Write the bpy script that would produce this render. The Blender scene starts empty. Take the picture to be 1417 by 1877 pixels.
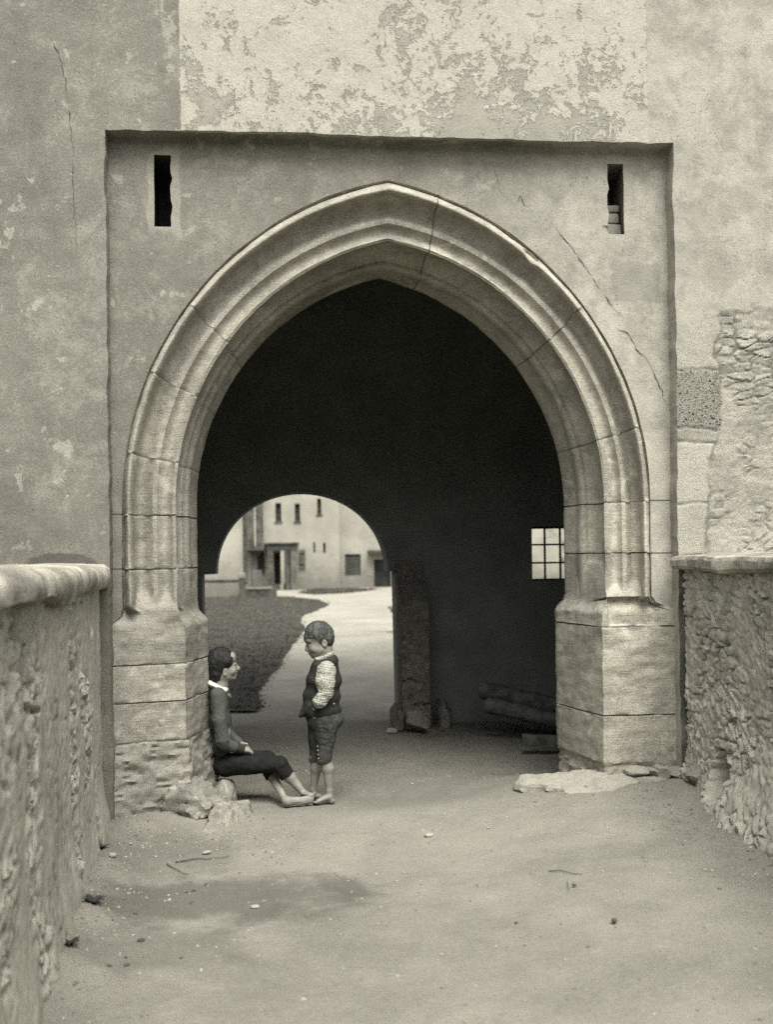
import bpy, bmesh, math, random
import numpy as np
from mathutils import Vector, Matrix

random.seed(7)
rng = np.random.default_rng(7)
SC = bpy.context.scene
COL = SC.collection
rad = math.radians

# ------------------------------------------------------------------ camera model
CAM = np.array([-0.71, -6.9, 1.5])
YAW, ROLL, FPX = rad(6.0), rad(0.85), 2000.0
PX0, PY0 = 708.5, 1020.0
_F = np.array([math.sin(YAW), math.cos(YAW), 0.0])
_R0 = np.array([math.cos(YAW), -math.sin(YAW), 0.0])
_Z = np.array([0.0, 0.0, 1.0])
_U = _Z * math.cos(ROLL) + _R0 * math.sin(ROLL)
_R = _R0 * math.cos(ROLL) - _Z * math.sin(ROLL)

def ray(px, py):
    return _F + _R * ((px - PX0) / FPX) - _U * ((py - PY0) / FPX)

def W(px, py, Y):
    """point of the photograph's pixel on the plane y = Y (metres)"""
    d = ray(px, py)
    t = (Y - CAM[1]) / d[1]
    return CAM + d * t

def G(px, py, z):
    d = ray(px, py)
    t = (z - CAM[2]) / d[2]
    return CAM + d * t

# ------------------------------------------------------------------ noise (numpy)
def _hash(ix, iy, iz, seed):
    h = (ix.astype(np.int64) * 374761393 + iy.astype(np.int64) * 668265263 +
         iz.astype(np.int64) * 2147483647 + seed * 1274126177) & 0xFFFFFFFF
    h = ((h ^ (h >> 13)) * 1274126177) & 0xFFFFFFFF
    h = ((h ^ (h >> 16)) * 2246822519) & 0xFFFFFFFF
    h = h ^ (h >> 15)
    return (h & 0xFFFFFF) / float(0x1000000)

def vnoise(P, seed=0):
    P = np.asarray(P, float)
    i = np.floor(P).astype(np.int64)
    f = P - i
    f = f * f * (3 - 2 * f)
    out = 0
    for dx in (0, 1):
        wx = f[..., 0] if dx else 1 - f[..., 0]
        for dy in (0, 1):
            wy = f[..., 1] if dy else 1 - f[..., 1]
            for dz in (0, 1):
                wz = f[..., 2] if dz else 1 - f[..., 2]
                out = out + wx * wy * wz * _hash(i[..., 0] + dx, i[..., 1] + dy, i[..., 2] + dz, seed)
    return out * 2 - 1

def fbm(P, octv=4, seed=0, gain=0.5):
    P = np.asarray(P, float)
    a, s, tot = 1.0, 0, 0
    for o in range(octv):
        s = s + a * vnoise(P * (2.03 ** o) + 17.3 * o, seed + o)
        tot += a
        a *= gain
    return s / tot

def vec_noise(P, scale, amp, seed=0, octv=3):
    return np.stack([fbm(P * scale, octv, seed + 11 * k) for k in range(3)], -1) * amp

def sstep(a, b, x):
    t = np.clip((np.asarray(x, float) - a) / (b - a), 0, 1)
    return t * t * (3 - 2 * t)

def cells(u, v, seed=0, jit=0.85):
    """jittered cell pattern: F1, F2, id hash, offset from the cell's centre"""
    iu, iv = np.floor(u).astype(np.int64), np.floor(v).astype(np.int64)
    F1 = np.full(u.shape, 9.0); F2 = F1.copy()
    ID = np.zeros(u.shape); DU = np.zeros(u.shape); DV = np.zeros(u.shape)
    z = np.zeros_like(iu)
    for a in (-1, 0, 1):
        for b in (-1, 0, 1):
            cu, cv = iu + a, iv + b
            pu = cu + 0.5 + jit * (_hash(cu, cv, z, seed) - 0.5)
            pv = cv + 0.5 + jit * (_hash(cu, cv, z, seed + 1) - 0.5)
            d = np.hypot(u - pu, v - pv)
            idh = _hash(cu, cv, z, seed + 2)
            near = d < F1
            F2 = np.where(near, F1, np.minimum(F2, d))
            ID = np.where(near, idh, ID); DU = np.where(near, u - pu, DU); DV = np.where(near, v - pv, DV)
            F1 = np.where(near, d, F1)
    return F1, F2, ID, DU, DV

def frac(x):
    return x - np.floor(x)

# ------------------------------------------------------------------ objects
def link(o, parent=None):
    COL.objects.link(o)
    if parent is not None:
        o.parent = parent
        o.matrix_parent_inverse = parent.matrix_basis.inverted()
    return o

def tag(o, label=None, cat=None, group=None, kind=None):
    if label: o['label'] = label
    if cat: o['category'] = cat
    if group: o['group'] = group
    if kind: o['kind'] = kind
    return o

def thing(name, loc, label, cat, group=None):
    o = bpy.data.objects.new(name, None)
    o.empty_display_size = 0.2
    o.location = [float(x) for x in loc]
    link(o)
    return tag(o, label, cat, group)

def mesh_np(name, V, F, mats, parent=None, smooth=True, sharp=None, attrs=None, fmat=None):
    V = np.asarray(V, float).reshape(-1, 3)
    me = bpy.data.meshes.new(name)
    if isinstance(F, np.ndarray):
        n, k = F.shape
        me.vertices.add(len(V)); me.vertices.foreach_set('co', V.ravel())
        me.loops.add(n * k); me.loops.foreach_set('vertex_index', F.astype(np.int32).ravel())
        me.polygons.add(n)
        me.polygons.foreach_set('loop_start', np.arange(0, n * k, k, dtype=np.int32))
        me.polygons.foreach_set('loop_total', np.full(n, k, dtype=np.int32))
        me.update(calc_edges=True)
    else:
        me.from_pydata([tuple(v) for v in V], [], F)
        me.update()
    me.validate()
    for m in (mats if isinstance(mats, (list, tuple)) else [mats]):
        me.materials.append(m)
    if fmat is not None:
        me.polygons.foreach_set('material_index', np.asarray(fmat, np.int32))
    if attrs:
        for an, arr in attrs.items():
            a = me.attributes.new(an, 'FLOAT', 'POINT')
            a.data.foreach_set('value', np.asarray(arr, np.float32).ravel())
    me.polygons.foreach_set('use_smooth', [smooth] * len(me.polygons))
    if sharp is not None and smooth:
        me.set_sharp_from_angle(angle=rad(sharp))
    me.update()
    o = bpy.data.objects.new(name, me)
    return link(o, parent)

def bm_obj(name, bm, mats, parent=None, smooth=False, sharp=None):
    me = bpy.data.meshes.new(name)
    bmesh.ops.recalc_face_normals(bm, faces=bm.faces)
    bm.to_mesh(me); bm.free()
    for m in (mats if isinstance(mats, (list, tuple)) else [mats]):
        me.materials.append(m)
    me.polygons.foreach_set('use_smooth', [smooth] * len(me.polygons))
    if sharp is not None and smooth:
        me.set_sharp_from_angle(angle=rad(sharp))
    o = bpy.data.objects.new(name, me)
    return link(o, parent)

def grid_faces(nu, nv, off=0, flip=False):
    i = np.arange(nu - 1)[:, None] * nv + np.arange(nv - 1)[None, :]
    q = np.stack([i, i + nv, i + nv + 1, i + 1], -1).reshape(-1, 4) + off
    return q[:, ::-1] if flip else q

def box_bm(bm, x0, x1, y0, y1, z0, z1, bev=0.0, seg=2):
    r = bmesh.ops.create_cube(bm, size=1.0)
    vs = r['verts']
    for v in vs:
        v.co = Vector(((x0 + x1) / 2 + v.co.x * (x1 - x0), (y0 + y1) / 2 + v.co.y * (y1 - y0), (z0 + z1) / 2 + v.co.z * (z1 - z0)))
    if bev > 0:
        es = list({e for v in vs for e in v.link_edges})
        bmesh.ops.bevel(bm, geom=es, offset=bev, segments=seg, affect='EDGES', profile=0.6)
    return bm

def boxes(name, lst, mat, parent=None, bev=0.0, smooth=False):
    bm = bmesh.new()
    for b in lst:
        box_bm(bm, *b, bev=bev)
    return bm_obj(name, bm, mat, parent, smooth=smooth)

def plate(name, outer, holes, y0, y1, mat, parent=None):
    """flat plate in the xz plane with holes, between y0 (front) and y1"""
    bm = bmesh.new()
    def loop(pts, y):
        vs = [bm.verts.new((p[0], y, p[1])) for p in pts]
        return vs, [bm.edges.new((vs[i], vs[(i + 1) % len(vs)])) for i in range(len(vs))]
    Ls = {}
    for y in (y0, y1):
        es = []
        Ls[y] = []
        for pts in [outer] + list(holes):
            vs, e = loop(pts, y)
            es += e
            Ls[y].append(vs)
        bmesh.ops.triangle_fill(bm, use_beauty=True, use_dissolve=False, edges=es)
    for a, b in zip(Ls[y0], Ls[y1]):
        n = len(a)
        for i in range(n):
            bm.faces.new((a[i], a[(i + 1) % n], b[(i + 1) % n], b[i]))
    return bm_obj(name, bm, mat, parent)

# ------------------------------------------------------------------ signed distance modelling
class SDF:
    """smooth union of limbs and ellipsoids, meshed with surface nets; points are pixels + depth"""
    def __init__(self, Y0):
        self.Y0 = Y0; self.p = []
    def at(self, px, py, w=0.0):
        return W(px, py, self.Y0 + w)
    def s(self, w=0.0):
        return (self.Y0 + w - CAM[1]) / FPX
    def cap(self, a, b, ra, rb, fy=1.0, k=6, op='add'):
        A = self.at(*a); B = self.at(*b); s = self.s((a[2] + b[2]) / 2 if len(a) > 2 else 0)
        self.p.append(('cap', A, B, ra * s, rb * s, fy, k * s, op)); return self
    def ell(self, c, rx, rz, ry, ang=0.0, k=6, op='add'):
        C = self.at(*c); s = self.s(c[2] if len(c) > 2 else 0)
        self.p.append(('ell', C, rx * s, ry, rz * s, rad(ang), k * s, op)); return self
    def cut(self, a, b, k=1, box=None):
        """remove what lies on the left of the line a->b of the picture plane; box = px limits (x0,x1,y0,y1,w0,w1)"""
        A = self.at(*a); B = self.at(*b); s = self.s()
        d = B - A
        n = np.array([d[2], 0, -d[0]]); n = n / np.linalg.norm(n)
        lim = None
        if box is not None:
            p0 = self.at(box[0], box[3], 0); p1 = self.at(box[1], box[2], 0)
            lim = (np.array([p0[0], self.Y0 + box[4], p0[2]]), np.array([p1[0], self.Y0 + box[5], p1[2]]))
        self.p.append(('cut', A, n, lim, k * s)); return self
    def build(self, name, mat, h=0.004, parent=None, smooth_it=1, disp=None, pad=0.03, shell=None):
        lo = np.full(3, 1e9); hi = -lo
        for q in self.p:
            if q[0] == 'cap' and q[7] == 'add':
                r = max(q[3], q[4]) * max(1, q[5])
                lo = np.minimum(lo, np.minimum(q[1], q[2]) - r); hi = np.maximum(hi, np.maximum(q[1], q[2]) + r)
            if q[0] == 'ell' and q[7] == 'add':
                r = max(q[2:5])
                lo = np.minimum(lo, q[1] - r); hi = np.maximum(hi, q[1] + r)
        lo = lo - pad; hi = hi + pad
        n = np.ceil((hi - lo) / h).astype(int) + 1
        ax = [lo[k] + h * np.arange(n[k]) for k in range(3)]
        D = np.full(n, 0.25)
        for q in self.p:
            if q[0] == 'cut':
                _, A, nn, lim, k = q
                sl = [slice(0, n[i]) for i in range(3)]
                if lim is not None:
                    for i in range(3):
                        a = int(np.clip(np.floor((lim[0][i] - lo[i]) / h), 0, n[i])); b = int(np.clip(np.ceil((lim[1][i] - lo[i]) / h), 0, n[i]))
                        sl[i] = slice(a, b)
                sl = tuple(sl)
                X = ax[0][sl[0]][:, None, None]; Z = ax[2][sl[2]][None, None, :]
                d = (X - A[0]) * nn[0] + (Z - A[2]) * nn[2] + 0 * ax[1][sl[1]][None, :, None]
                # n points right of the line; keep d>0
                D[sl] = np.maximum(D[sl], -d)
                continue
            if q[0] == 'cap':
                _, A, B, ra, rb, fy, k, op = q
                r = max(ra, rb) * max(1, fy) + 3 * k + 0.012
                blo = np.minimum(A, B) - r; bhi = np.maximum(A, B) + r
            else:
                _, C, rx, ry, rz, ang, k, op = q
                r = max(rx, ry, rz) + 3 * k + 0.012
                blo = C - r; bhi = C + r
            sl = []
            for i in range(3):
                a = int(np.clip(np.floor((blo[i] - lo[i]) / h), 0, n[i])); b = int(np.clip(np.ceil((bhi[i] - lo[i]) / h) + 1, 0, n[i]))
                sl.append(slice(a, b))
            sl = tuple(sl)
            X = ax[0][sl[0]][:, None, None]; Y = ax[1][sl[1]][None, :, None]; Z = ax[2][sl[2]][None, None, :]
            if X.size * Y.size * Z.size == 0:
                continue
            if q[0] == 'cap':
                # flattening in depth about the limb's own axis
                d = B - A; L2 = float(d @ d) + 1e-12
                t = np.clip(((X - A[0]) * d[0] + (Y - A[1]) * d[1] + (Z - A[2]) * d[2]) / L2, 0, 1)
                qx = X - A[0] - t * d[0]; qy = (Y - A[1] - t * d[1]) / fy; qz = Z - A[2] - t * d[2]
                dist = np.sqrt(qx * qx + qy * qy + qz * qz) - (ra + (rb - ra) * t)
            else:
                ca, sa = math.cos(ang), math.sin(ang)
                x = X - C[0]; z = Z - C[2]; y = Y - C[1]
                xx = (x * ca + z * sa) + 0 * y; zz = (-x * sa + z * ca) + 0 * y; yy = y + 0 * xx
                k0 = np.sqrt((xx / rx) ** 2 + (yy / ry) ** 2 + (zz / rz) ** 2)
                k1 = np.sqrt((xx / rx ** 2) ** 2 + (yy / ry ** 2) ** 2 + (zz / rz ** 2) ** 2) + 1e-9
                dist = k0 * (k0 - 1) / k1
            cur = D[sl]
            if op == 'add':
                m = np.clip(0.5 + 0.5 * (cur - dist) / k, 0, 1)
                D[sl] = cur * (1 - m) + dist * m - k * m * (1 - m)
            elif op == 'sub':
                m = np.clip(0.5 - 0.5 * (cur + dist) / k, 0, 1)
                D[sl] = cur * (1 - m) + (-dist) * m + k * m * (1 - m)
        V, F = surface_nets(D, lo, h)
        if disp is not None:
            V = V + disp(V)
        o = mesh_np(name, V, F, mat, parent, smooth=True)
        if smooth_it:
            bm = bmesh.new(); bm.from_mesh(o.data)
            for _ in range(smooth_it):
                bmesh.ops.smooth_vert(bm, verts=bm.verts, factor=0.5, use_axis_x=True, use_axis_y=True, use_axis_z=True)
            bm.to_mesh(o.data); bm.free()
        return o

def surface_nets(D, lo, h):
    n = np.array(D.shape)
    s = D < 0
    m = n - 1
    cnt = np.zeros(m, int)
    cor = [(i, j, k) for i in (0, 1) for j in (0, 1) for k in (0, 1)]
    def sub(A, c):
        return A[c[0]:m[0] + c[0], c[1]:m[1] + c[1], c[2]:m[2] + c[2]]
    for c in cor:
        cnt += sub(s, c)
    mask = (cnt > 0) & (cnt < 8)
    idx = np.full(m, -1, np.int64)
    cellsI = np.argwhere(mask)
    idx[mask] = np.arange(len(cellsI))
    acc = np.zeros((len(cellsI), 3)); num = np.zeros(len(cellsI))
    ii, jj, kk = cellsI.T
    for ai in range(8):
        for bi in range(ai + 1, 8):
            a, b = np.array(cor[ai]), np.array(cor[bi])
            if np.abs(a - b).sum() != 1:
                continue
            va = D[ii + a[0], jj + a[1], kk + a[2]]; vb = D[ii + b[0], jj + b[1], kk + b[2]]
            x = (va < 0) != (vb < 0)
            t = np.where(x, va / np.where(x, va - vb, 1), 0)
            p = a[None, :] + t[:, None] * (b - a)[None, :]
            acc += np.where(x[:, None], p, 0); num += x
    V = lo + h * (cellsI + acc / np.maximum(num, 1)[:, None])
    Fs = []
    for axis in range(3):
        e = [0, 0, 0]; e[axis] = 1
        o1, o2 = [k for k in range(3) if k != axis]
        A = s[tuple(slice(0, n[k] - e[k]) for k in range(3))]
        B = s[tuple(slice(e[k], n[k]) for k in range(3))]
        E = np.argwhere(A != B)
        ok = (E[:, o1] > 0) & (E[:, o2] > 0) & (E[:, o1] < n[o1] - 1) & (E[:, o2] < n[o2] - 1)
        E = E[ok]
        sg = A[E[:, 0], E[:, 1], E[:, 2]]
        def I(d1, d2):
            q = E.copy(); q[:, o1] += d1; q[:, o2] += d2
            return idx[q[:, 0], q[:, 1], q[:, 2]]
        Q = np.stack([I(-1, -1), I(0, -1), I(0, 0), I(-1, 0)], -1)
        flip = sg if axis != 1 else ~sg
        Q = np.where(flip[:, None], Q, Q[:, ::-1])
        Fs.append(Q)
    return V, np.concatenate(Fs)

# ------------------------------------------------------------------ materials
AF = 0.66
def T(g):   # light, slightly warm stone tone of the print
    g *= AF
    return (g * 1.0, g * 0.958, g * 0.795, 1)
def K(g):   # dark, slightly green tone
    g *= AF
    return (g * 0.97, g * 1.03, g * 0.88, 1)

class Mt:
    def __init__(self, name, rough=0.9, spec=0.15):
        self.m = bpy.data.materials.new(name); self.m.use_nodes = True
        self.nt = self.m.node_tree; self.n = self.nt.nodes
        self.b = self.n['Principled BSDF']
        self.b.inputs['Roughness'].default_value = rough
        self.b.inputs['Specular IOR Level'].default_value = spec
        self.tc = self.n.new('ShaderNodeTexCoord')
        self.co = self.tc.outputs['Object']
    def put(self, sock, v):
        if hasattr(v, 'is_linked') or hasattr(v, 'links'):
            self.nt.links.new(v, sock)
        else:
            sock.default_value = v
    def scale(self, s, vec=None, rot=(0, 0, 0), loc=(0, 0, 0)):
        n = self.n.new('ShaderNodeMapping')
        self.nt.links.new(vec or self.co, n.inputs['Vector'])
        n.inputs['Scale'].default_value = s if isinstance(s, tuple) else (s, s, s)
        n.inputs['Rotation'].default_value = rot; n.inputs['Location'].default_value = loc
        return n.outputs[0]
    def noise(self, sc, det=6, rough=0.6, vec=None, dist=0.0):
        n = self.n.new('ShaderNodeTexNoise')
        self.nt.links.new(vec or self.co, n.inputs['Vector'])
        n.inputs['Scale'].default_value = sc; n.inputs['Detail'].default_value = det
        n.inputs['Roughness'].default_value = rough; n.inputs['Distortion'].default_value = dist
        return n.outputs['Fac']
    def voro(self, sc, feat='F1', vec=None, out='Distance', rnd=1.0):
        n = self.n.new('ShaderNodeTexVoronoi'); n.feature = feat
        self.nt.links.new(vec or self.co, n.inputs['Vector'])
        n.inputs['Scale'].default_value = sc; n.inputs['Randomness'].default_value = rnd
        return n.outputs[out]
    def math(self, op, a, b=0.0, c=None):
        n = self.n.new('ShaderNodeMath'); n.operation = op
        self.put(n.inputs[0], a); self.put(n.inputs[1], b)
        if c is not None: self.put(n.inputs[2], c)
        return n.outputs[0]
    def ss(self, a, b, x):
        n = self.n.new('ShaderNodeMapRange'); n.interpolation_type = 'SMOOTHSTEP'
        self.put(n.inputs['Value'], x); n.inputs['From Min'].default_value = a; n.inputs['From Max'].default_value = b
        return n.outputs[0]
    def mix(self, f, a, b, mode='MIX'):
        n = self.n.new('ShaderNodeMix'); n.data_type = 'RGBA'; n.blend_type = mode
        self.put(n.inputs[0], f); self.put(n.inputs[6], a); self.put(n.inputs[7], b)
        return n.outputs[2]
    def attr(self, name):
        n = self.n.new('ShaderNodeAttribute'); n.attribute_name = name
        return n.outputs['Fac']
    def xyz(self, vec=None):
        n = self.n.new('ShaderNodeSeparateXYZ'); self.nt.links.new(vec or self.co, n.inputs[0])
        return n.outputs
    def bump(self, hgt, strength=0.5, dist=0.01, prev=None):
        n = self.n.new('ShaderNodeBump')
        self.put(n.inputs['Height'], hgt); n.inputs['Strength'].default_value = strength
        n.inputs['Distance'].default_value = dist
        if prev is not None: self.nt.links.new(prev, n.inputs['Normal'])
        return n.outputs[0]
    def done(self, col, nrm=None):
        self.put(self.b.inputs['Base Color'], col)
        if nrm is not None: self.nt.links.new(nrm, self.b.inputs['Normal'])
        return self.m

def simple(name, col, sc=30, var=0.25, bump=0.3, bd=0.004, rough=0.9, spec=0.15):
    t = Mt(name, rough, spec)
    f = t.noise(sc, 5)
    lo = tuple(c * (1 - var) for c in col[:3]) + (1,); hi = tuple(min(1, c * (1 + var)) for c in col[:3]) + (1,)
    c = t.mix(t.ss(0.3, 0.7, f), lo, hi)
    return t.done(c, t.bump(t.noise(sc * 2.2, 5), bump, bd))
# ================================================================== materials
YW = -0.13                        # outer face of the gate wall; the recessed panel is at y = 0
XL, XR, ZT = -1.692, 1.890, 4.124   # the rectangular recess round the arch
WHX0, WHX1 = -1.235, 1.722          # whitewashed field above it

def plaster(name, main=True):
    t = Mt(name, 0.95, 0.05)
    p = t.xyz()
    X, Z = p[0], p[2]
    big = t.noise(0.9, 7, 0.6)
    med = t.noise(5.0, 9, 0.66, dist=0.3)
    fine = t.noise(70, 6, 0.76)
    base = t.mix(t.ss(0.32, 0.66, big), T(0.15), T(0.245)) if main else t.mix(t.ss(0.32, 0.66, big), T(0.18), T(0.27))
    # uneven light painted in: render gets paler towards the gate's right-hand side
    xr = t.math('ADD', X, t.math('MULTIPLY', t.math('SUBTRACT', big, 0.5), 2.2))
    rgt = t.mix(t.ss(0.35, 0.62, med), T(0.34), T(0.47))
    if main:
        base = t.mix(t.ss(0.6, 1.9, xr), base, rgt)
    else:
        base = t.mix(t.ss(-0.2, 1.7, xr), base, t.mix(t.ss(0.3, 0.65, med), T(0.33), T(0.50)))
    base = t.mix(t.ss(0.45, 0.70, fine), base, t.mix(0.32, base, T(0.50)))
    base = t.mix(t.math('MULTIPLY', t.ss(0.44, 0.33, fine), 0.4), base, t.mix(0.5, base, T(0.10)))
    strk = t.noise(5.0, 6, 0.65, vec=t.scale((1.0, 1.0, 0.10)))
    base = t.mix(t.math('MULTIPLY', t.ss(0.52, 0.72, strk), 0.22), base, T(0.13))
    sprk = t.noise(23, 4, 0.6)
    base = t.mix(t.math('MULTIPLY', t.math('MULTIPLY', t.ss(0.66, 0.70, sprk), t.ss(0.45, 0.6, big)), 0.7), base, T(0.55))
    # pale lime flecks and dark weather spots
    fl = t.noise(6.5, 10, 0.68, dist=0.4)
    base = t.mix(t.math('MULTIPLY', t.ss(0.60, 0.64, fl), 0.55), base, T(0.50))
    mot = t.noise(3.4, 12, 0.80, dist=0.3)
    base = t.mix(t.math('MULTIPLY', t.ss(0.50, 0.60, mot), 0.45), base, t.mix(0.5, base, T(0.55)))
    base = t.mix(t.math('MULTIPLY', t.ss(0.49, 0.40, mot), 0.5), base, t.mix(0.55, base, T(0.14)))
    dk = t.noise(7.0, 9, 0.72, dist=0.4)
    base = t.mix(t.math('MULTIPLY', t.ss(0.40, 0.33, dk), 0.45), base, T(0.17))
    pits = t.ss(0.17, 0.10, t.voro(42))
    pm = t.math('MULTIPLY', pits, t.ss(0.5, 0.62, t.noise(1.7, 5)))
    base = t.mix(t.math('MULTIPLY', pm, 0.7), base, K(0.07))
    nrm = None
    hgt = t.math('ADD', t.math('MULTIPLY', med, 0.6), t.math('MULTIPLY', fine, 0.35))
    if main:
        wob = t.math('MULTIPLY', t.math('SUBTRACT', t.noise(14, 5), 0.5), 0.03)
        Xw = t.math('ADD', X, wob)
        inx = t.math('MULTIPLY', t.ss(WHX0, WHX0 + 0.012, Xw), t.ss(WHX1 + 0.012, WHX1, Xw))
        inz = t.math('MULTIPLY', t.ss(4.10, 4.13, Z), t.ss(YW + 0.045, YW + 0.03, p[1]))
        vs = t.scale((1.0, 1.0, 0.8))
        f1 = t.noise(2.6, 12, 0.70, vec=vs, dist=0.9)
        f2 = t.noise(11, 10, 0.72, dist=0.8)
        f0 = t.noise(0.9, 3, 0.5, vec=t.scale(1.0, loc=(3, 0, 1)))
        keep = t.ss(0.45, 0.475, t.math('ADD', t.math('ADD', t.math('MULTIPLY', f1, 0.42), t.math('ADD', t.math('MULTIPLY', f2, 0.38), t.math('MULTIPLY', t.noise(30, 6, 0.7), 0.20))), t.math('MULTIPLY', t.math('SUBTRACT', f0, 0.50), 0.30)))
        wash = t.mix(t.ss(0.3, 0.7, f2), T(0.42), T(0.50))
        wash = t.mix(t.math('MULTIPLY', t.ss(0.50, 0.62, fine), 0.4), wash, T(0.66))
        wash = t.mix(t.math('MULTIPLY', t.ss(0.42, 0.34, t.noise(26, 6, 0.7)), 0.5), wash, T(0.42))
        bare = t.mix(t.ss(0.35, 0.65, med), T(0.325), T(0.39))
        fld = t.mix(keep, bare, wash)
        base = t.mix(t.math('MULTIPLY', inx, inz), base, fld)
        hgt = t.math('ADD', hgt, t.math('MULTIPLY', t.math('MULTIPLY', keep, t.math('MULTIPLY', inx, inz)), 0.35))
        # a dark damp bloom on the wall just over the left coping
        dx = t.math('DIVIDE', t.math('ADD', X, 1.98), 0.24)
        dz = t.math('DIVIDE', t.math('SUBTRACT', Z, 1.455), 0.10)
        rr = t.math('ADD', t.math('MULTIPLY', dx, dx), t.math('MULTIPLY', dz, dz))
        rr = t.math('ADD', rr, t.math('MULTIPLY', t.math('SUBTRACT', t.noise(16, 5), 0.5), 0.9))
        base = t.mix(t.math('MULTIPLY', t.ss(1.05, 0.75, rr), 0.8), base, K(0.06))
        lowd = t.math('ADD', Z, t.math('MULTIPLY', t.math('SUBTRACT', big, 0.5), 1.2))
        base = t.mix(t.math('MULTIPLY', t.math('MULTIPLY', t.ss(2.0, 1.7, lowd), t.ss(-1.0, -1.6, X)), 0.4), base, T(0.15))
    if not main:
        jag = t.math('MULTIPLY', t.math('SUBTRACT', med, 0.5), 0.16)
        Zj = t.math('ADD', Z, jag)
        for (xa, xb, zc, col, jz) in ((1.70, 2.1, float(W(1215, 792, 0)[2]), 0.50, [float(W(1215, y_, 0)[2]) for y_ in (918, 1014)]), (-2.1, -1.60, float(W(210, 815, 0)[2]), 0.25, [float(W(210, y_, 0)[2]) for y_ in (943, 1043)])):
            ins = t.math('MULTIPLY', t.math('MULTIPLY', t.math('GREATER_THAN', X, xa), t.math('LESS_THAN', X, xb)), t.ss(zc + 0.01, zc - 0.01, Zj))
            ash = t.mix(t.ss(0.35, 0.65, med), T(col * 0.85), T(col * 1.1))
            for zj in jz:
                ash = t.mix(t.math('MULTIPLY', t.ss(0.007, 0.003, t.math('ABSOLUTE', t.math('SUBTRACT', t.math('ADD', Z, t.math('MULTIPLY', t.math('SUBTRACT', big, 0.5), 0.02)), zj))), 0.8), ash, K(0.06))
            base = t.mix(ins, base, ash)
        pa_, pb_ = W(1120, 476, 0), W(1214, 556, 0)
        ux = t.math('DIVIDE', t.math('ABSOLUTE', t.math('SUBTRACT', X, float((pa_[0] + pb_[0]) / 2))), float((pb_[0] - pa_[0]) / 2)); uz = t.math('DIVIDE', t.math('ABSOLUTE', t.math('SUBTRACT', Z, float((pa_[2] + pb_[2]) / 2))), float((pa_[2] - pb_[2]) / 2))
        mm = t.math('ADD', t.math('MAXIMUM', ux, uz), t.math('MULTIPLY', t.math('SUBTRACT', t.noise(6, 7, 0.65), 0.5), 1.3))
        base = t.mix(t.math('MULTIPLY', t.ss(1.0, 0.86, mm), 0.6), base, T(0.26))
        for (sa, sb) in ((W(268, 272, 0), W(330, 428, 0)), (W(1098, 290, 0), W(1160, 442, 0))):
            cx, cz, hx_, hz_ = (sa[0] + sb[0]) / 2, (sa[2] + sb[2]) / 2, abs(sb[0] - sa[0]) / 2, abs(sb[2] - sa[2]) / 2
            ux = t.math('DIVIDE', t.math('ABSOLUTE', t.math('SUBTRACT', X, float(cx))), float(hx_)); uz = t.math('DIVIDE', t.math('ABSOLUTE', t.math('SUBTRACT', Z, float(cz))), float(hz_))
            mm = t.math('ADD', t.math('MAXIMUM', ux, uz), t.math('MULTIPLY', t.math('SUBTRACT', med, 0.5), 0.9))
            base = t.mix(t.math('MULTIPLY', t.ss(1.08, 0.92, mm), 0.4), base, T(0.48))
    tone = t.attr('tone'); on = t.attr('stone')
    scol = t.mix(t.ss(0.0, 1.0, tone), T(0.20), T(0.52))
    scol = t.mix(t.ss(0.4, 0.75, fine), scol, t.mix(0.5, scol, T(0.55)))
    mort = t.mix(t.ss(0.35, 0.7, fine), T(0.32), T(0.46))
    scol = t.mix(t.attr('gap'), scol, mort)
    base = t.mix(on, base, scol)
    base = t.mix(t.math('MULTIPLY', t.attr('fiss'), 0.85), base, K(0.08))
    por = t.attr('porous')
    pv = t.ss(0.36, 0.18, t.voro(85, vec=t.scale((1, 1, 1.2))))
    pv2 = t.math('MAXIMUM', pv, t.math('MULTIPLY', t.ss(0.34, 0.15, t.voro(38)), t.ss(0.45, 0.55, t.noise(9, 3))))
    pcol = t.mix(pv2, T(0.34), K(0.05))
    base = t.mix(por, base, pcol)
    hgt = t.math('SUBTRACT', hgt, t.math('MULTIPLY', t.math('MULTIPLY', pv2, por), 1.6))
    hgt = t.math('SUBTRACT', hgt, t.math('MULTIPLY', pm, 0.6))
    gr_ = t.noise(120, 4, 0.75)
    base = t.mix(t.math('MULTIPLY', t.math('MULTIPLY', on, t.ss(0.47, 0.36, gr_)), 0.55), base, T(0.15))
    hgt = t.math('ADD', hgt, t.math('MULTIPLY', t.math('MULTIPLY', gr_, on), 0.7))
    return t.done(base, t.bump(hgt, 0.8, 0.016))

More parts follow.
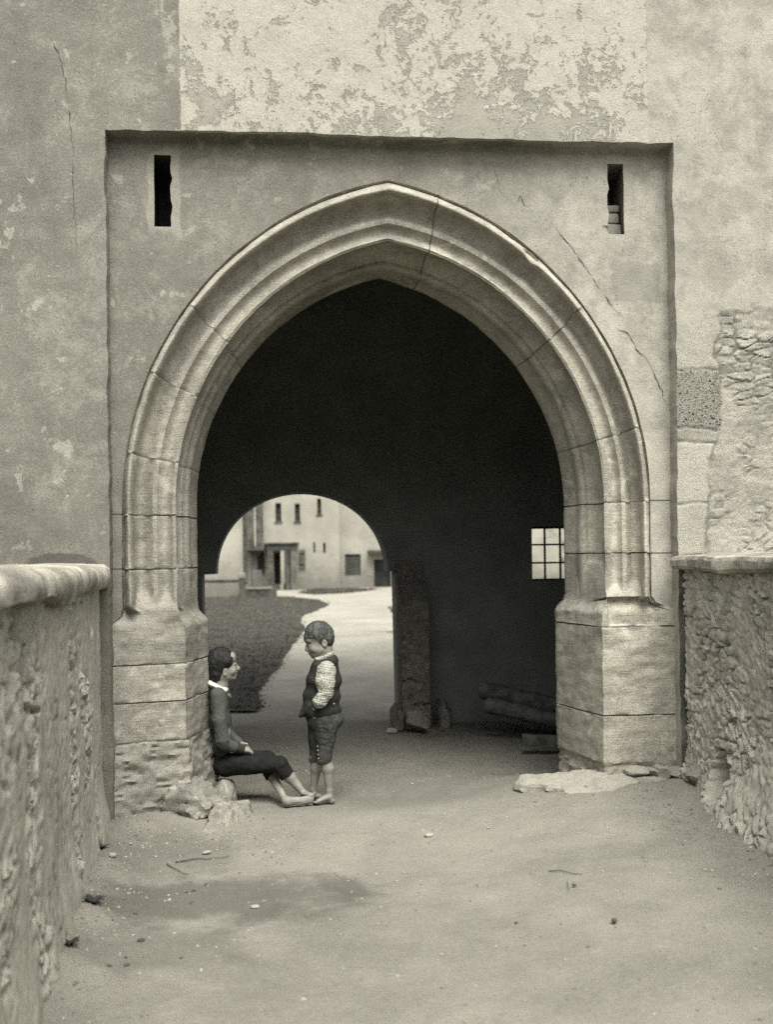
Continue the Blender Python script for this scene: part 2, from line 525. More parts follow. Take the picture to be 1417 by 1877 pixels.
def dressed(name, lo=0.20, hi=0.36, toned=True):
    """dressed stone: tooling streaks, specks, bed joints from the attribute 'joint'"""
    t = Mt(name, 0.92, 0.08)
    big = t.noise(2.2, 7, 0.62)
    med = t.noise(11, 8, 0.68, dist=0.4)
    fine = t.noise(95, 5, 0.75)
    tool = t.noise(9, 6, 0.65, vec=t.scale((1, 1, 9), rot=(0, rad(28), 0)))
    f = t.math('ADD', t.math('MULTIPLY', big, 0.55), t.math('MULTIPLY', med, 0.45))
    c = t.mix(t.ss(0.38, 0.62, f), T(lo), T(hi))
    c = t.mix(t.math('MULTIPLY', t.ss(0.45, 0.75, tool), 0.35), c, T(hi * 1.15))
    c = t.mix(t.math('MULTIPLY', t.ss(0.42, 0.30, t.noise(5, 8, 0.7, dist=0.5)), 0.55), c, T(lo * 0.62))
    c = t.mix(t.math('MULTIPLY', t.ss(0.54, 0.66, fine), 0.55), c, T(hi * 1.5))
    c = t.mix(t.math('MULTIPLY', t.ss(0.46, 0.34, fine), 0.55), c, T(lo * 0.45))
    lim = t.noise(3.7, 9, 0.66, dist=0.7)
    c = t.mix(t.math('MULTIPLY', t.ss(0.58, 0.64, lim), 0.5), c, T(min(0.6, hi * 1.5)))
    pt = t.n.new('ShaderNodeNewGeometry').outputs['Pointiness']
    c = t.mix(t.math('MULTIPLY', t.ss(0.515, 0.57, pt), t.math('MULTIPLY', t.ss(0.3, 0.6, med), 0.6)), c, T(min(0.7, hi * 1.55)))
    tn = t.attr('tone')
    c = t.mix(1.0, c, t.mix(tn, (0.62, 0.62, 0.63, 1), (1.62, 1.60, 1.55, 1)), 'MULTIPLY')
    c = t.mix(t.math('MULTIPLY', t.attr('joint'), 0.85), c, t.mix(t.ss(0.40, 0.50, t.noise(2.2, 4)), T(0.50), K(0.03)))
    h = t.math('ADD', t.math('MULTIPLY', med, 0.6), t.math('ADD', t.math('MULTIPLY', fine, 0.25), t.math('MULTIPLY', tool, 0.35)))
    return t.done(c, t.bump(h, 0.8, 0.015))

def rubblemat(name, lo, hi, mo):
    t = Mt(name, 0.95, 0.06)
    med = t.noise(13, 8, 0.68, dist=0.4); fine = t.noise(55, 5, 0.7)
    c = t.mix(t.attr('tone'), T(lo), T(hi))
    c = t.mix(t.math('MULTIPLY', t.ss(0.35, 0.65, med), 0.5), c, T((lo + hi) * 0.62))
    c = t.mix(t.math('MULTIPLY', t.ss(0.55, 0.7, fine), 0.4), c, T(hi * 1.15))
    c = t.mix(t.math('MULTIPLY', t.ss(0.45, 0.3, fine), 0.45), c, T(lo * 0.5))
    c = t.mix(t.attr('gap'), c, t.mix(t.ss(0.35, 0.65, med), T(mo * 0.7), T(mo * 1.15)))
    c = t.mix(t.math('MULTIPLY', t.attr('fiss'), 0.85), c, K(0.07))
    return t.done(c, t.bump(t.math('ADD', med, t.math('MULTIPLY', fine, 0.35)), 0.6, 0.014))

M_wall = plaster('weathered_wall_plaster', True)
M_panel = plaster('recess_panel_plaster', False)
M_stone = dressed('dressed_stone', 0.25, 0.42)
M_rub = rubblemat('slate_rubble', 0.36, 0.72, 0.60)
M_rubL = rubblemat('lime_rubble', 0.26, 0.54, 0.44)
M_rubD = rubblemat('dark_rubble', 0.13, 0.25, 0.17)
M_rock = rubblemat('loose_rock', 0.24, 0.40, 0.3)
M_cop = dressed('coping_stone', 0.22, 0.42)
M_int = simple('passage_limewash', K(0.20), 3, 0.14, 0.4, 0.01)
M_dark = simple('slot_stone', K(0.07), 12, 0.3)
M_crack = simple('crack_shadow', K(0.03), 30, 0.2)
M_wood = simple('old_timber', K(0.10), 12, 0.4, 0.5, 0.01)
M_iron = simple('iron_bars', K(0.03), 30, 0.2, 0.2, 0.003, 0.7, 0.3)

def ground_mat(name, lo, hi, dirt):
    t = Mt(name, 0.97, 0.04)
    p = t.xyz()
    big = t.noise(0.55, 7, 0.6); med = t.noise(3.2, 9, 0.65, dist=0.3); fine = t.noise(45, 6, 0.72); gr = t.noise(160, 3, 0.7)
    f = t.math('ADD', t.math('MULTIPLY', big, 0.6), t.math('MULTIPLY', med, 0.4))
    c = t.mix(t.ss(0.36, 0.64, f), T(lo), T(hi))
    c = t.mix(t.math('MULTIPLY', t.ss(0.53, 0.68, fine), 0.35), c, T(hi * 1.25))
    c = t.mix(t.math('MULTIPLY', t.ss(0.46, 0.34, fine), 0.30), c, T(lo * 0.66))
    c = t.mix(t.math('MULTIPLY', t.ss(0.60, 0.72, gr), 0.35), c, T(hi * 1.4))
    if dirt:
        # damp earth by the left parapet's foot
        for (cx, cy, sx, sy, a) in ((-0.95, -1.55, 0.75, 0.42, 0.62), (-1.25, -2.2, 0.5, 0.3, 0.35), (-1.3, -0.75, 0.5, 0.5, 0.3)):
            dx = t.math('DIVIDE', t.math('SUBTRACT', p[0], cx), sx); dy = t.math('DIVIDE', t.math('SUBTRACT', p[1], cy), sy)
            rr = t.math('ADD', t.math('ADD', t.math('MULTIPLY', dx, dx), t.math('MULTIPLY', dy, dy)), t.math('MULTIPLY', t.math('SUBTRACT', med, 0.5), 2.6))
            c = t.mix(t.math('MULTIPLY', t.ss(1.25, 0.25, rr), a), c, T(lo * 0.42))
        # shade of the passage painted as a darker earth colour
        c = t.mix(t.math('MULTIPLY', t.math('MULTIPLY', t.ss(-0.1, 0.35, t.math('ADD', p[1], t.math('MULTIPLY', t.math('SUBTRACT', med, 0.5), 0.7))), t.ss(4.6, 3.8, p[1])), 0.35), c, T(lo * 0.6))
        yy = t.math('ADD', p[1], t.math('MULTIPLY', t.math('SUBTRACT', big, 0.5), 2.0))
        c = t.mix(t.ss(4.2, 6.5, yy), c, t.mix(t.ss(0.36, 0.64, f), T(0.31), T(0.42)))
    spot = t.math('MULTIPLY', t.ss(0.10, 0.05, t.voro(9)), t.ss(0.55, 0.62, t.noise(1.4, 4)))
    c = t.mix(t.math('MULTIPLY', spot, 0.7), c, K(0.05))
    spot2 = t.math('MULTIPLY', t.ss(0.085, 0.05, t.voro(6.5, vec=t.scale((1, 1, 1), loc=(3, 1, 0)))), t.ss(0.52, 0.6, t.noise(1.1, 4, vec=t.scale(1.0, loc=(5, 5, 0)))))
    c = t.mix(t.math('MULTIPLY', spot2, 0.7), c, T(0.5))
    h = t.math('ADD', t.math('MULTIPLY', med, 0.7), t.math('ADD', t.math('MULTIPLY', fine, 0.45), t.math('MULTIPLY', gr, 0.2)))
    return t.done(c, t.bump(h, 0.5, 0.02))

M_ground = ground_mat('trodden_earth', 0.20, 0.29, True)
M_path = ground_mat('pale_gravel', 0.33, 0.44, False)

# ================================================================== ground
def gz(x, y):
    x = np.asarray(x, float); y = np.asarray(y, float)
    a = sstep(-0.2, 1.4, x) * sstep(1.4, 0.2, y) * sstep(-6.0, -1.0, y)
    z = -0.15 + 0.14 * a
    z = z + 0.03 * sstep(-1.25, -1.75, x) * sstep(0.6, -0.1, y)
    P = np.stack([x, y, 0 * x], -1)
    near = sstep(14, 4, y)
    z = z + fbm(P * 0.9, 4, 5) * 0.022 * near + fbm(P * np.array([6.0, 3.5, 0]), 4, 9) * 0.013 * near
    z = z + 0.085 * np.exp(-(((x + 1.45) / 0.33) ** 2 + ((y - 0.0) / 0.26) ** 2)) + 0.03 * np.exp(-(((x + 0.95) / 0.22) ** 2 + ((y - 0.1) / 0.3) ** 2))
    # earth drifted up against the right pier and the right parapet
    z = z + 0.05 * np.exp(-(((x - 1.75) / 0.45) ** 2 + ((y + 0.35) / 0.4) ** 2))
    z = z + 0.05 * np.exp(-((x - 1.78) / 0.12) ** 2) * sstep(-6, -5, y) * sstep(0, -0.4, y)
    z = z + 0.05 * np.exp(-((x + 1.62) / 0.12) ** 2) * sstep(-6, -5, y) * sstep(0, -0.3, y)
    return z

xs = np.unique(np.concatenate([np.linspace(-120, -8, 12), np.linspace(-8, -2.2, 14), np.linspace(-2.2, 2.2, 200), np.linspace(2.2, 8, 14), np.linspace(8, 120, 12)]))
ys = np.unique(np.concatenate([np.linspace(-120, -10, 8), np.linspace(-10, -4, 30), np.linspace(-4, 1.0, 230), np.linspace(1.0, 5, 80), np.linspace(5, 30, 40), np.linspace(30, 160, 20)]))
gx, gy = np.meshgrid(xs, ys, indexing='ij')
V = np.stack([gx, gy, gz(gx, gy)], -1)
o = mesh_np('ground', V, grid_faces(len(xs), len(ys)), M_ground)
tag(o, kind='structure')

# pale gravel path through the courtyard: a sheet just above the ground
def poly_sheet(name, pix, z, mat, step=0.6, wob=0.15, seed=3):
    pts = np.array([G(a, b, z)[:2] for a, b in pix])
    bm = bmesh.new()
    vs = []
    n = len(pts)
    for i in range(n):
        a, b = pts[i], pts[(i + 1) % n]
        m = max(1, int(np.linalg.norm(b - a) / step))
        for j in range(min(m, 60)):
            q = a + (b - a) * j / min(m, 60)
            w = vec_noise(np.array([[q[0], q[1], 0.0]]), 1.1, wob, seed)[0]
            vs.append(bm.verts.new((q[0] + w[0], q[1] + w[1], z)))
    es = [bm.edges.new((vs[i], vs[(i + 1) % len(vs)])) for i in range(len(vs))]
    bmesh.ops.triangle_fill(bm, use_beauty=True, edges=es)
    for f in bm.faces:
        if f.normal.z < 0: f.normal_flip()
    return bm_obj(name, bm, mat)


# ================================================================== gatehouse
gate = thing('gatehouse', (0, 0.3, 0), 'old plastered gatehouse with a moulded pointed stone arch set in a shallow rectangular recess', 'gatehouse')

def wob(V, amp=1.0):
    return V + (vec_noise(V, 1.4, 0.010, 21, 3) + vec_noise(V, 9.0, 0.0035, 31, 3)) * amp

# --- rubble relief used on the exposed masonry
def rubble(u, v, cw, ch, seed, gap=(0.04, 0.20), tilt=0.5):
    Pn = np.stack([u, v, 0 * u], -1)
    uu = u / cw + fbm(Pn / cw * 0.7, 3, seed + 3) * 0.55 + fbm(Pn / cw * 2.3, 2, seed + 7) * 0.22
    vv = v / ch + fbm(Pn / cw * 0.7, 3, seed + 5) * 0.55 + fbm(Pn / cw * 2.3, 2, seed + 8) * 0.22
    F1, F2, ID, DU, DV = cells(uu, vv, seed)
    st = sstep(gap[0], gap[1], F2 - F1)
    g1 = frac(ID * 91.7) - 0.5; g2 = frac(ID * 37.3) - 0.5
    an = (frac(ID * 53.3) - 0.5) * 2.2
    lay = (DU * np.sin(an) + DV * np.cos(an) * 1.0) * (2.2 + 2.5 * frac(ID * 7.9)) + fbm(Pn / cw * 3, 3, seed + 12) * 0.45
    saw = frac(lay); saw = np.minimum(saw, (1 - saw) * 5)
    hgt = st * (0.30 + 0.50 * frac(ID * 13.1) + tilt * (g1 * DU + g2 * DV) * 2 + 0.38 * saw * frac(ID * 3.7))
    G1, G2, I2, A, B = cells(uu * 2.6 + vv * 1.1 + 5, vv * 2.3 - uu * 0.9, seed + 60)
    s2 = sstep(0.02, 0.16, G2 - G1)
    rdg = 1 - np.abs(fbm(np.stack([u / cw * 1.5, v / ch * 2.2, 0 * u], -1), 4, seed + 70, 0.6)) * 2.2
    hgt = hgt + 0.14 * (s2 * (0.4 + 0.6 * I2) + ((frac(I2 * 17.3) - 0.5) * A + (frac(I2 * 29.1) - 0.5) * B) * 0.9) - 0.10 * sstep(0.75, 1.0, rdg)
    ID = np.where(frac(I2 * 5.1) > 0.6, frac(ID + I2 * 0.35), ID)
    fis = (1 - sstep(0.0, 0.19, F2 - F1)) * sstep(-0.15, 0.25, fbm(Pn / cw * 0.9 + 3, 3, seed + 80)) + 0.7 * (1 - sstep(0.0, 0.05, G2 - G1)) * sstep(0.0, 0.3, fbm(Pn / cw * 0.9, 3, seed + 81))
    return hgt, ID, np.clip(1 - st, 0, 1), np.clip(fis, 0, 1)

# --- main outer wall
def wall_part():
    fx = 0.02
    xs = np.concatenate([np.linspace(-9, -2.7, 8), np.arange(-2.6, XL - 0.01, fx), [XL], np.arange(XL + fx, XR - 0.005, fx), [XR], np.arange(XR + 0.008, 2.9, 0.0085), np.linspace(3.0, 9, 8)])
    zs = np.concatenate([[-0.6], np.arange(-0.3, 1.2, 0.05), np.arange(1.2, 3.3, 0.0085), np.arange(3.3, ZT - 0.01, 0.02), [ZT], np.arange(ZT + 0.02, 5.3, 0.02), np.linspace(5.5, 13, 8)])
    zs = np.unique(zs)
    nx, nz = len(xs), len(zs)
    gx, gz_ = np.meshgrid(xs, zs, indexing='ij')
    V = np.stack([gx, np.full_like(gx, YW), gz_], -1)
    near = (sstep(-3.2, -2.6, gx) * sstep(3.4, 2.9, gx) * sstep(6, 5.2, gz_))[..., None]
    V = V + (wob(V) - V) * near
    # exposed masonry on the right below the plaster
    P = np.stack([gx, 0 * gx, gz_], -1)
    edge = 3.03 + 0.16 * fbm(P * 3.0, 6, 3, 0.62) - 0.15 * sstep(2.1, 1.95, gx)
    on = sstep(0.012, -0.012, gz_ - edge) * sstep(XR - 0.01, XR, gx) * sstep(3.2, 2.8, gx)
    ragged = 2.17 + 0.10 * fbm(P * 4.0, 6, 8, 0.62) - 0.06 * sstep(2.3, 2.0, gz_) 
    h1, id1, gp1, fs1 = rubble(gx, gz_, 0.15, 0.052, 41, tilt=0.7)
    h2, id2, gp2, fs2 = rubble(gx * 0.8 + gz_ * 0.6, -gx * 0.6 + gz_ * 0.8, 0.12, 0.05, 57, tilt=0.9)
    sel = sstep(-0.1, 0.1, fbm(P * 2.2, 2, 77))
    h = h1 * (1 - sel) + h2 * sel; idd = np.where(sel > .5, id2, id1); gap = gp1 * (1 - sel) + gp2 * sel; fis = fs1 * (1 - sel) + fs2 * sel
    smear = 0.25 + 0.75 * sstep(-0.16, 0.14, fbm(P * 3.3, 4, 91))          # lime still covering part of it
    h = h * (1 - 0.9 * smear) + 0.25 * smear; gap = gap * (1 - smear); fis = fis * (1 - 0.8 * smear)
    tone = 0.25 + 0.75 * frac(idd * 7.7)
    tone = tone * (1 - smear) + (0.62 + 0.5 * fbm(P * 5, 4, 92)) * smear
    # big squared quoins beside the recess
    q = sstep(0.02, -0.02, gx - ragged)
    por = np.zeros_like(gx)
    zq = gz_ + 0.030 * fbm(P * 7, 4, 6)
    beds = [1.47, 1.81, 2.205, 2.29, 2.66, 3.10]
    tq = [0.80, 0.95, 0.5, 0.0, 0.78]
    hq = np.zeros_like(gx); toneq = np.zeros_like(gx); gapq = np.zeros_like(gx)
    for k in range(5):
        a, b = beds[k], beds[k + 1]
        ins = (zq >= a) & (zq < b)
        e = np.minimum(zq - a, b - zq)
        hq = np.where(ins, sstep(0.0, 0.016, e) * 0.55, hq)
        toneq = np.where(ins, tq[k], toneq); gapq = np.where(ins, 1 - sstep(0.0, 0.014, e), gapq)
        if k == 3: por = np.where(ins, q, por)
    edgeq = sstep(0.0, 0.03, ragged - gx)
    hq = hq * edgeq; gapq = np.maximum(gapq * 0.6, 1 - edgeq)
    h = h * (1 - q) + hq * q; tone = tone * (1 - q) + toneq * q; gap = gap * (1 - q) + gapq * q
    fis = fis * (1 - q) + q * (1 - sstep(0.0, 0.012, hq * 0.03)) * sstep(-0.2, 0.2, fbm(P * 6, 3, 19)) * 0.8
    h = h + 0.34 * fbm(P * 26, 4, 14, 0.65) * (1 - 0.7 * q)
    tone = np.clip(tone + 0.35 * fbm(P * 9, 4, 15), 0, 1)
    V[..., 1] -= (h - 0.45) * 0.017 * on * (1 - 0.3 * q)
    V[..., 1] += 0.006 * on
    # recess edge: crumbled arris
    je = fbm(np.stack([gx * 0, gz_ * 11, gx * 0], -1), 4, 15) * 0.011
    jt = fbm(np.stack([gx * 11, gz_ * 0, gx * 0], -1), 4, 16) * 0.007
    iL = int(np.argmin(np.abs(xs - XL))); iR = int(np.argmin(np.abs(xs - XR))); kT = int(np.argmin(np.abs(zs - ZT)))
    V[iL, :kT + 1, 0] += je[iL, :kT + 1]; V[iR, :kT + 1, 0] += je[iR, :kT + 1]
    V[iL:iR + 1, kT, 2] += jt[iL:iR + 1, kT]
    F = grid_faces(nx, nz)
    ci = F[:, 0] // nz; ck = F[:, 0] % nz
    hole = (ci >= iL) & (ci < iR) & (ck < kT)
    F = F[~hole]
    # reveals back to the panel
    def strip(Vs, rev):
        nonlocal Vall, Fall, n0, att
        m = len(Vs)
        back = Vs.copy(); back[:, 1] = 0.05
        mid = Vs.copy(); mid[:, 1] = YW * 0.35
        a = np.stack([Vs, mid, back], 1).reshape(-1, 3)
        a = a + vec_noise(a, 14, 0.002, 5)
        Vall.append(a); Fall.append(grid_faces(m, 3, n0, rev)); n0 += len(a)
        att.append(m * 3)
    Vall = [V.reshape(-1, 3)]; Fall = [F]; n0 = nx * nz; att = []
    strip(V[iL, :kT + 1], True); strip(V[iR, :kT + 1], False); strip(V[iL:iR + 1, kT], False)
    z0 = np.zeros(sum(att))
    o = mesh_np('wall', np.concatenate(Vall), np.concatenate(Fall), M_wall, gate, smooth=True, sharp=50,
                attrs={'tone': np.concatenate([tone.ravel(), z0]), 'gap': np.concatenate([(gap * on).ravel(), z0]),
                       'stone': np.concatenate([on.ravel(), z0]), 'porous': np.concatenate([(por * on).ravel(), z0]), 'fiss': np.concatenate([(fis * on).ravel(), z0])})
    return o
wall_part()
# the body of the gatehouse above and beside the passage
boxes('roof', [(-9, 9, YW + 0.03, 5.0, 12.8, 13.1)], M_int, gate)

# --- the moulded arch
ZS = float(W(708, 922, 0.0)[2])
keys = [  # left px, right px, apex py, depth
    (223, 1193, 330, 0.0), (227, 1190, 335, 0.030), (229, 1188, 338, -0.020), (235, 1183, 346, -0.062), (242, 1177, 354, -0.025), (247, 1173, 360, 0.055),
    (260, 1160, 383, 0.100), (279, 1147, 402, 0.045), (287, 1140, 409, 0.045), (302, 1126, 425, 0.090),
    (316, 1113, 437, 0.050), (322, 1108, 442, 0.062), (320, 1103, 450, 0.28), (332, 1078, 478, 0.385), (345, 1065, 491, 0.400),
    (347, 1057, 498, 0.52), (360, 1034, 511, 0.68), (360, 1034, 511, 0.80)]
kl = np.array([W(k[0], 945, k[3]) for k in keys]); kr = np.array([W(k[1], 930, k[3]) for k in keys]); ka = np.array([W(710, k[2], k[3]) for k in keys])
XC = 0.062
segs = [(0, None, 1, 2), (1, None, 2, 2), (2, 3, 4, 8), (4, None, 5, 2), (5, 6, 7, 8), (7, None, 8, 2), (8, 9, 10, 7), (10, None, 11, 3), (11, 12, 13, 9), (13, 14, 15, 8), (15, None, 16, 5), (16, None, 17, 2)]
prof = []   # weights over keys
for a, m, b, n in segs:
    for i in range(n):
        t = i / n
        w = np.zeros(len(keys))
        if m is None:
            w[a] += 1 - t; w[b] += t
        else:
            w[a] += (1 - t) * (1 - 2 * t); w[m] += 4 * t * (1 - t); w[b] += t * (2 * t - 1)
        prof.append(w)
w = np.zeros(len(keys)); w[-1] = 1; prof.append(w)
prof = np.array(prof); NP = len(prof)
pl, pr, pa = prof @ kl, prof @ kr, prof @ ka
kidx = {}
c = 0
for a, m, b, n in segs:
    kidx[a] = c; c += n
kidx[len(keys) - 1] = c

def zpix(py, px, Y): return float(W(px, py, Y)[2])

# base polygons (plan) under the mouldings: (x, y) per profile point
def base_plan(side):
    if side == 'L':
        pts = [W(200, 1290, 0.02), W(200, 1290, -0.035), W(340, 1290, 0.075), W(383, 1260, 0.56), W(384, 1260, 0.80)]
    else:
        pts = [W(1256, 1250, 0.02), W(1256, 1250, -0.035), W(1106, 1250, 0.0), W(1021, 1230, 0.62), W(1020, 1230, 0.80)]
    pts = np.array(pts)[:, :2]
    out = np.zeros((NP, 2))
    a, b, c1, d = kidx[1], kidx[11], kidx[16], kidx[17]
    for i in range(NP):
        if i <= a: q = pts[0] + (pts[1] - pts[0]) * i / a
        elif i <= b: q = pts[1] + (pts[2] - pts[1]) * (i - a) / (b - a)
        elif i <= c1: q = pts[2] + (pts[3] - pts[2]) * (i - b) / (c1 - b)
        else: q = pts[3] + (pts[4] - pts[3]) * (i - c1) / (d - c1)
        out[i] = q
    return out
planL, planR = base_plan('L'), base_plan('R')
def block_plan(P3, plan):
    """moulded extents filled to a plain chamfered block"""
    out = np.zeros((NP, 2))
    a, b, c1, d = kidx[1], kidx[11], kidx[16], kidx[17]
    A = P3[:, :2]
    c0 = A[b].copy(); c0[1] = 0.05 if plan is planL else 0.03
    for i in range(NP):
        if i <= a: q = A[i]
        elif i <= b: q = A[a] + (c0 - A[a]) * (i - a) / (b - a)
        elif i <= c1: q = c0 + (A[c1] - c0) * (i - b) / (c1 - b)
        else: q = A[i]
        out[i] = q
    return out
blkL, blkR = block_plan(pl, planL), block_plan(pr, planR)

def side_levels(side):
    if side == 'L':
        px, zb, zt, zm0, zm1 = 300, None, zpix(1038, 300, 0.1), zpix(1112, 300, 0.1), zpix(1150, 330, 0.1)
        jo = [zpix(1221, 220, 0), zpix(1290, 220, 0), zpix(1362, 220, 0)]
        ju = [zpix(1043, 300, 0.1), zpix(945, 300, 0.1)]
        zr = jo[2]
    else:
        px, zb, zt, zm0, zm1 = 1120, None, zpix(1030, 1120, 0.1), zpix(1095, 1100, 0.1), zpix(1124, 1080, 0.1)
        jo = [zpix(1148, 1180, 0), zpix(1310, 1180, 0)]
        ju = [zpix(1014, 1120, 0.1), zpix(921, 1120, 0.1)]
        zr = zpix(1400, 1180, 0)
    return zt, zm0, zm1, jo, ju, zr
LV = {s: side_levels(s) for s in 'LR'}
JW = 0.0065

def row_side(side, z):
    zt, zm0, zm1, jo, ju, zr = LV[side]
    A = (pl if side == 'L' else pr)[:, :2]
    B = blkL if side == 'L' else blkR
    C = planL if side == 'L' else planR
    if z >= zt: P = A
    elif z >= zm0:
        t = (zt - z) / (zt - zm0)
        # broach stops: each hollow fills from its inner edge outwards
        P = A.copy()
        ix = np.argsort(B[:, 0])
        yB = np.interp(A[:, 0], B[ix, 0], B[ix, 1])
        P[:, 1] = np.minimum(A[:, 1], yB + (1 - t) ** 1.3 * 0.20)
        P[kidx[16]:] = A[kidx[16]:]
    elif z >= zm1:
        t = (zm0 - z) / (zm0 - zm1)
        f = 0.10 * min(1, t * 6) + 0.90 * sstep(0.25, 1.0, t) if t > 0 else 0
        A_ = A.copy(); ix = np.argsort(B[:, 0])
        A_[:, 1] = np.minimum(A[:, 1], np.interp(A[:, 0], B[ix, 0], B[ix, 1])); A_[kidx[16]:] = A[kidx[16]:]
        A_ = A_ + (B - A_) * min(1, t * 4)
        P = A_ + (C - A_) * f
    else:
        P = C
    P = P.copy()
    if z < zr and side == 'L':       # rough footing swelling towards the ground
        t = (zr - z)
        e = sstep(0.3, 1, np.linspace(0, 1, NP))
        P[:, 0] += 0.10 * t * e + 0.012
        P[:, 1] -= 0.10 * t * (1 - 0.7 * e) + 0.012
    if z < zr and side == 'R':
        P[:, 0] += 0.02 * sstep(0, 1, np.linspace(0, 1, NP)); P[:, 1] += 0.012
    return P

rows = []; tone = []; joint = []; rough = []; grooves = []
def add_row(P3, tn, jn, rg, gr):
    rows.append(P3); tone.append(np.full(NP, tn)); joint.append(np.full(NP, jn)); rough.append(np.full(NP, rg)); grooves.append(gr)
def side_rows(side, up=True):
    zt, zm0, zm1, jo, ju, zr = LV[side]
    js = sorted(jo + ju)
    zz = list(np.arange(-0.35, ZS, 0.018))
    for j in js:
        zz = [z for z in zz if abs(z - j) > JW * 1.6]
        zz += [j - JW, j - JW * 0.45, j + JW * 0.45, j + JW]
    zz = sorted(zz)
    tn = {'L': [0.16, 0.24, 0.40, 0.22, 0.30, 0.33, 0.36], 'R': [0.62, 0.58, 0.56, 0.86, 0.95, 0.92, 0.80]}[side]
    out = []
    for z in zz:
        k = sum(z > j for j in js)
        g = any(abs(z - j) < JW * 0.6 for j in js)
        P = row_side(side, z)
        out.append((np.column_stack([P, np.full(NP, z)]), tn[k], 1.0 if g else 0.0, 1.0 if z < zr else (0.35 if z < zm0 else 0.0), g))
    return out if up else out[::-1]
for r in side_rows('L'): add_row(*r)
NL = len(rows)
# arcs
def arc(P0, Pa, n):
    a = abs(Pa[0] - P0[0]); h = Pa[2] - ZS
    R = (h * h + a * a) / (2 * a)
    sgn = 1 if Pa[0] > P0[0] else -1
    cx = P0[0] + sgn * R
    th = math.asin(min(1, h / R)) if R >= a else math.pi - math.asin(min(1, h / R))
    tt = np.asarray(n) * th
    x = cx - sgn * R * np.cos(tt); z = ZS + R * np.sin(tt)
    y = P0[1] + (Pa[1] - P0[1]) * np.asarray(n)
    return np.stack([x, y, z], -1)
def arc_params(js):
    tt = list(np.linspace(0, 1, 90))
    w_ = 0.0024
    for j in js:
        tt = [t for t in tt if abs(t - j) > w_ * 1.6]
        tt += [j - w_, j - w_ * 0.45, j + w_ * 0.45, j + w_]
    return np.array(sorted(tt)), w_
jL, jR = [0.115, 0.30, 0.47], [0.17, 0.475, 0.885]
tl, w_ = arc_params(jL)
pas = pa.copy(); pas[:, 0] = XC
AL = np.stack([arc(pl[i], pas[i], tl) for i in range(NP)], 1)
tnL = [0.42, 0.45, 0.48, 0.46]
for i, t in enumerate(tl):
    if t == 0: continue
    k = sum(t > j for j in jL); g = any(abs(t - j) < w_ * 0.6 for j in jL)
    add_row(AL[i], tnL[k], 0.5 if g else 0.0, 0.0, 0.45 * g)
tr_, w_ = arc_params(jR)
AR = np.stack([arc(pr[i], pas[i], tr_) for i in range(NP)], 1)
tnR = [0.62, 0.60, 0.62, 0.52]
for i in range(len(tr_) - 1)[::-1] if False else range(len(tr_) - 2, 0, -1):
    t = tr_[i]
    k = sum(t > j for j in jR); g = any(abs(t - j) < w_ * 0.6 for j in jR)
    add_row(AR[i], tnR[k], 0.75 if g else 0.0, 0.0, 0.62 * g)
NA = len(rows)
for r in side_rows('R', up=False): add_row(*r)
rows = np.array(rows); tone = np.array(tone); joint = np.array(joint); rough = np.array(rough)
OUT0 = rows[:, kidx[0]].copy()          # outer line, for the panel
# sink the joints
nrm = np.zeros_like(rows)
d_u = np.gradient(rows, axis=0); d_v = np.gradient(rows, axis=1)
nn = np.cross(d_u, d_v); nn /= np.linalg.norm(nn, axis=-1, keepdims=True) + 1e-9
# outward = towards the camera / opening centre
cen = np.array([XC, -1.0, 1.6])
sg = np.sign(np.sum(nn * (cen - rows), -1, keepdims=True)); nn = nn * sg
gm = np.array(grooves, float)[:, None, None]
pvar = (0.6 + 0.6 * fbm(rows * 6, 3, 44))[..., None]
rows = rows - nn * gm * 0.009 * pvar
# crossing joint colour noise is in the shader; weathering of the surface:
rows = rows + nn * ((fbm(rows * 7, 4, 12) * 0.005 + fbm(rows * 28, 3, 18) * 0.0028)[..., None] * (1 - 0.3 * gm))
# worn arrises
rg = rough[..., None]
lump = fbm(rows * np.array([5, 5, 11.0]), 5, 61, 0.6)
pit = -np.abs(fbm(rows * np.array([7, 7, 24.0]), 4, 67, 0.6)) * 1.6 + 0.3
rows = rows + nn * (np.where(rg > 0.9, lump[..., None] * 0.014 + pit[..., None] * 0.026 + (fbm(rows * np.array([24, 24, 70.0]), 4, 68))[..., None] * 0.020, 0) + np.where((rg > 0.1) & (rg < 0.9), lump[..., None] * 0.014 + pit[..., None] * 0.007, 0))
# broken-out corner over the right pier's base
pc = W(1160, 1122, 0.02)
q = (rows[..., 0] - pc[0]) / 0.155, (rows[..., 2] - pc[2]) / 0.085
nz_ = fbm(rows * 9, 4, 71) * 0.35
brk = sstep(1.12, 1.0, np.maximum(np.abs(q[0]), np.where(q[1] > 0, np.abs(q[1]) + 0.35 * np.maximum(q[0], 0) ** 2, np.abs(q[1]))) + nz_ * 0.5) * (rows[..., 1] < 0.25)
brk[:, :kidx[1] + 3] = 0
rows[..., 1] += brk * 0.045
tone = tone + 0.05 * brk
# a chipped hood roll on the right
pc = W(975, 472, -0.03)
rdist = np.sqrt(((rows - pc) ** 2).sum(-1))
ch = sstep(0.075, 0.04, rdist + 0.02 * fbm(rows * 20, 2, 5)) * (rows[..., 1] < 0.0)
rows[..., 1] += ch * 0.04
stonepatch = fbm(rows * 2.2, 4, 33) * 0.10
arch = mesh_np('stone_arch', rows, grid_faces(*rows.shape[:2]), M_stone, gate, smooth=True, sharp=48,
               attrs={'tone': np.clip(tone + stonepatch, 0, 1), 'joint': joint})

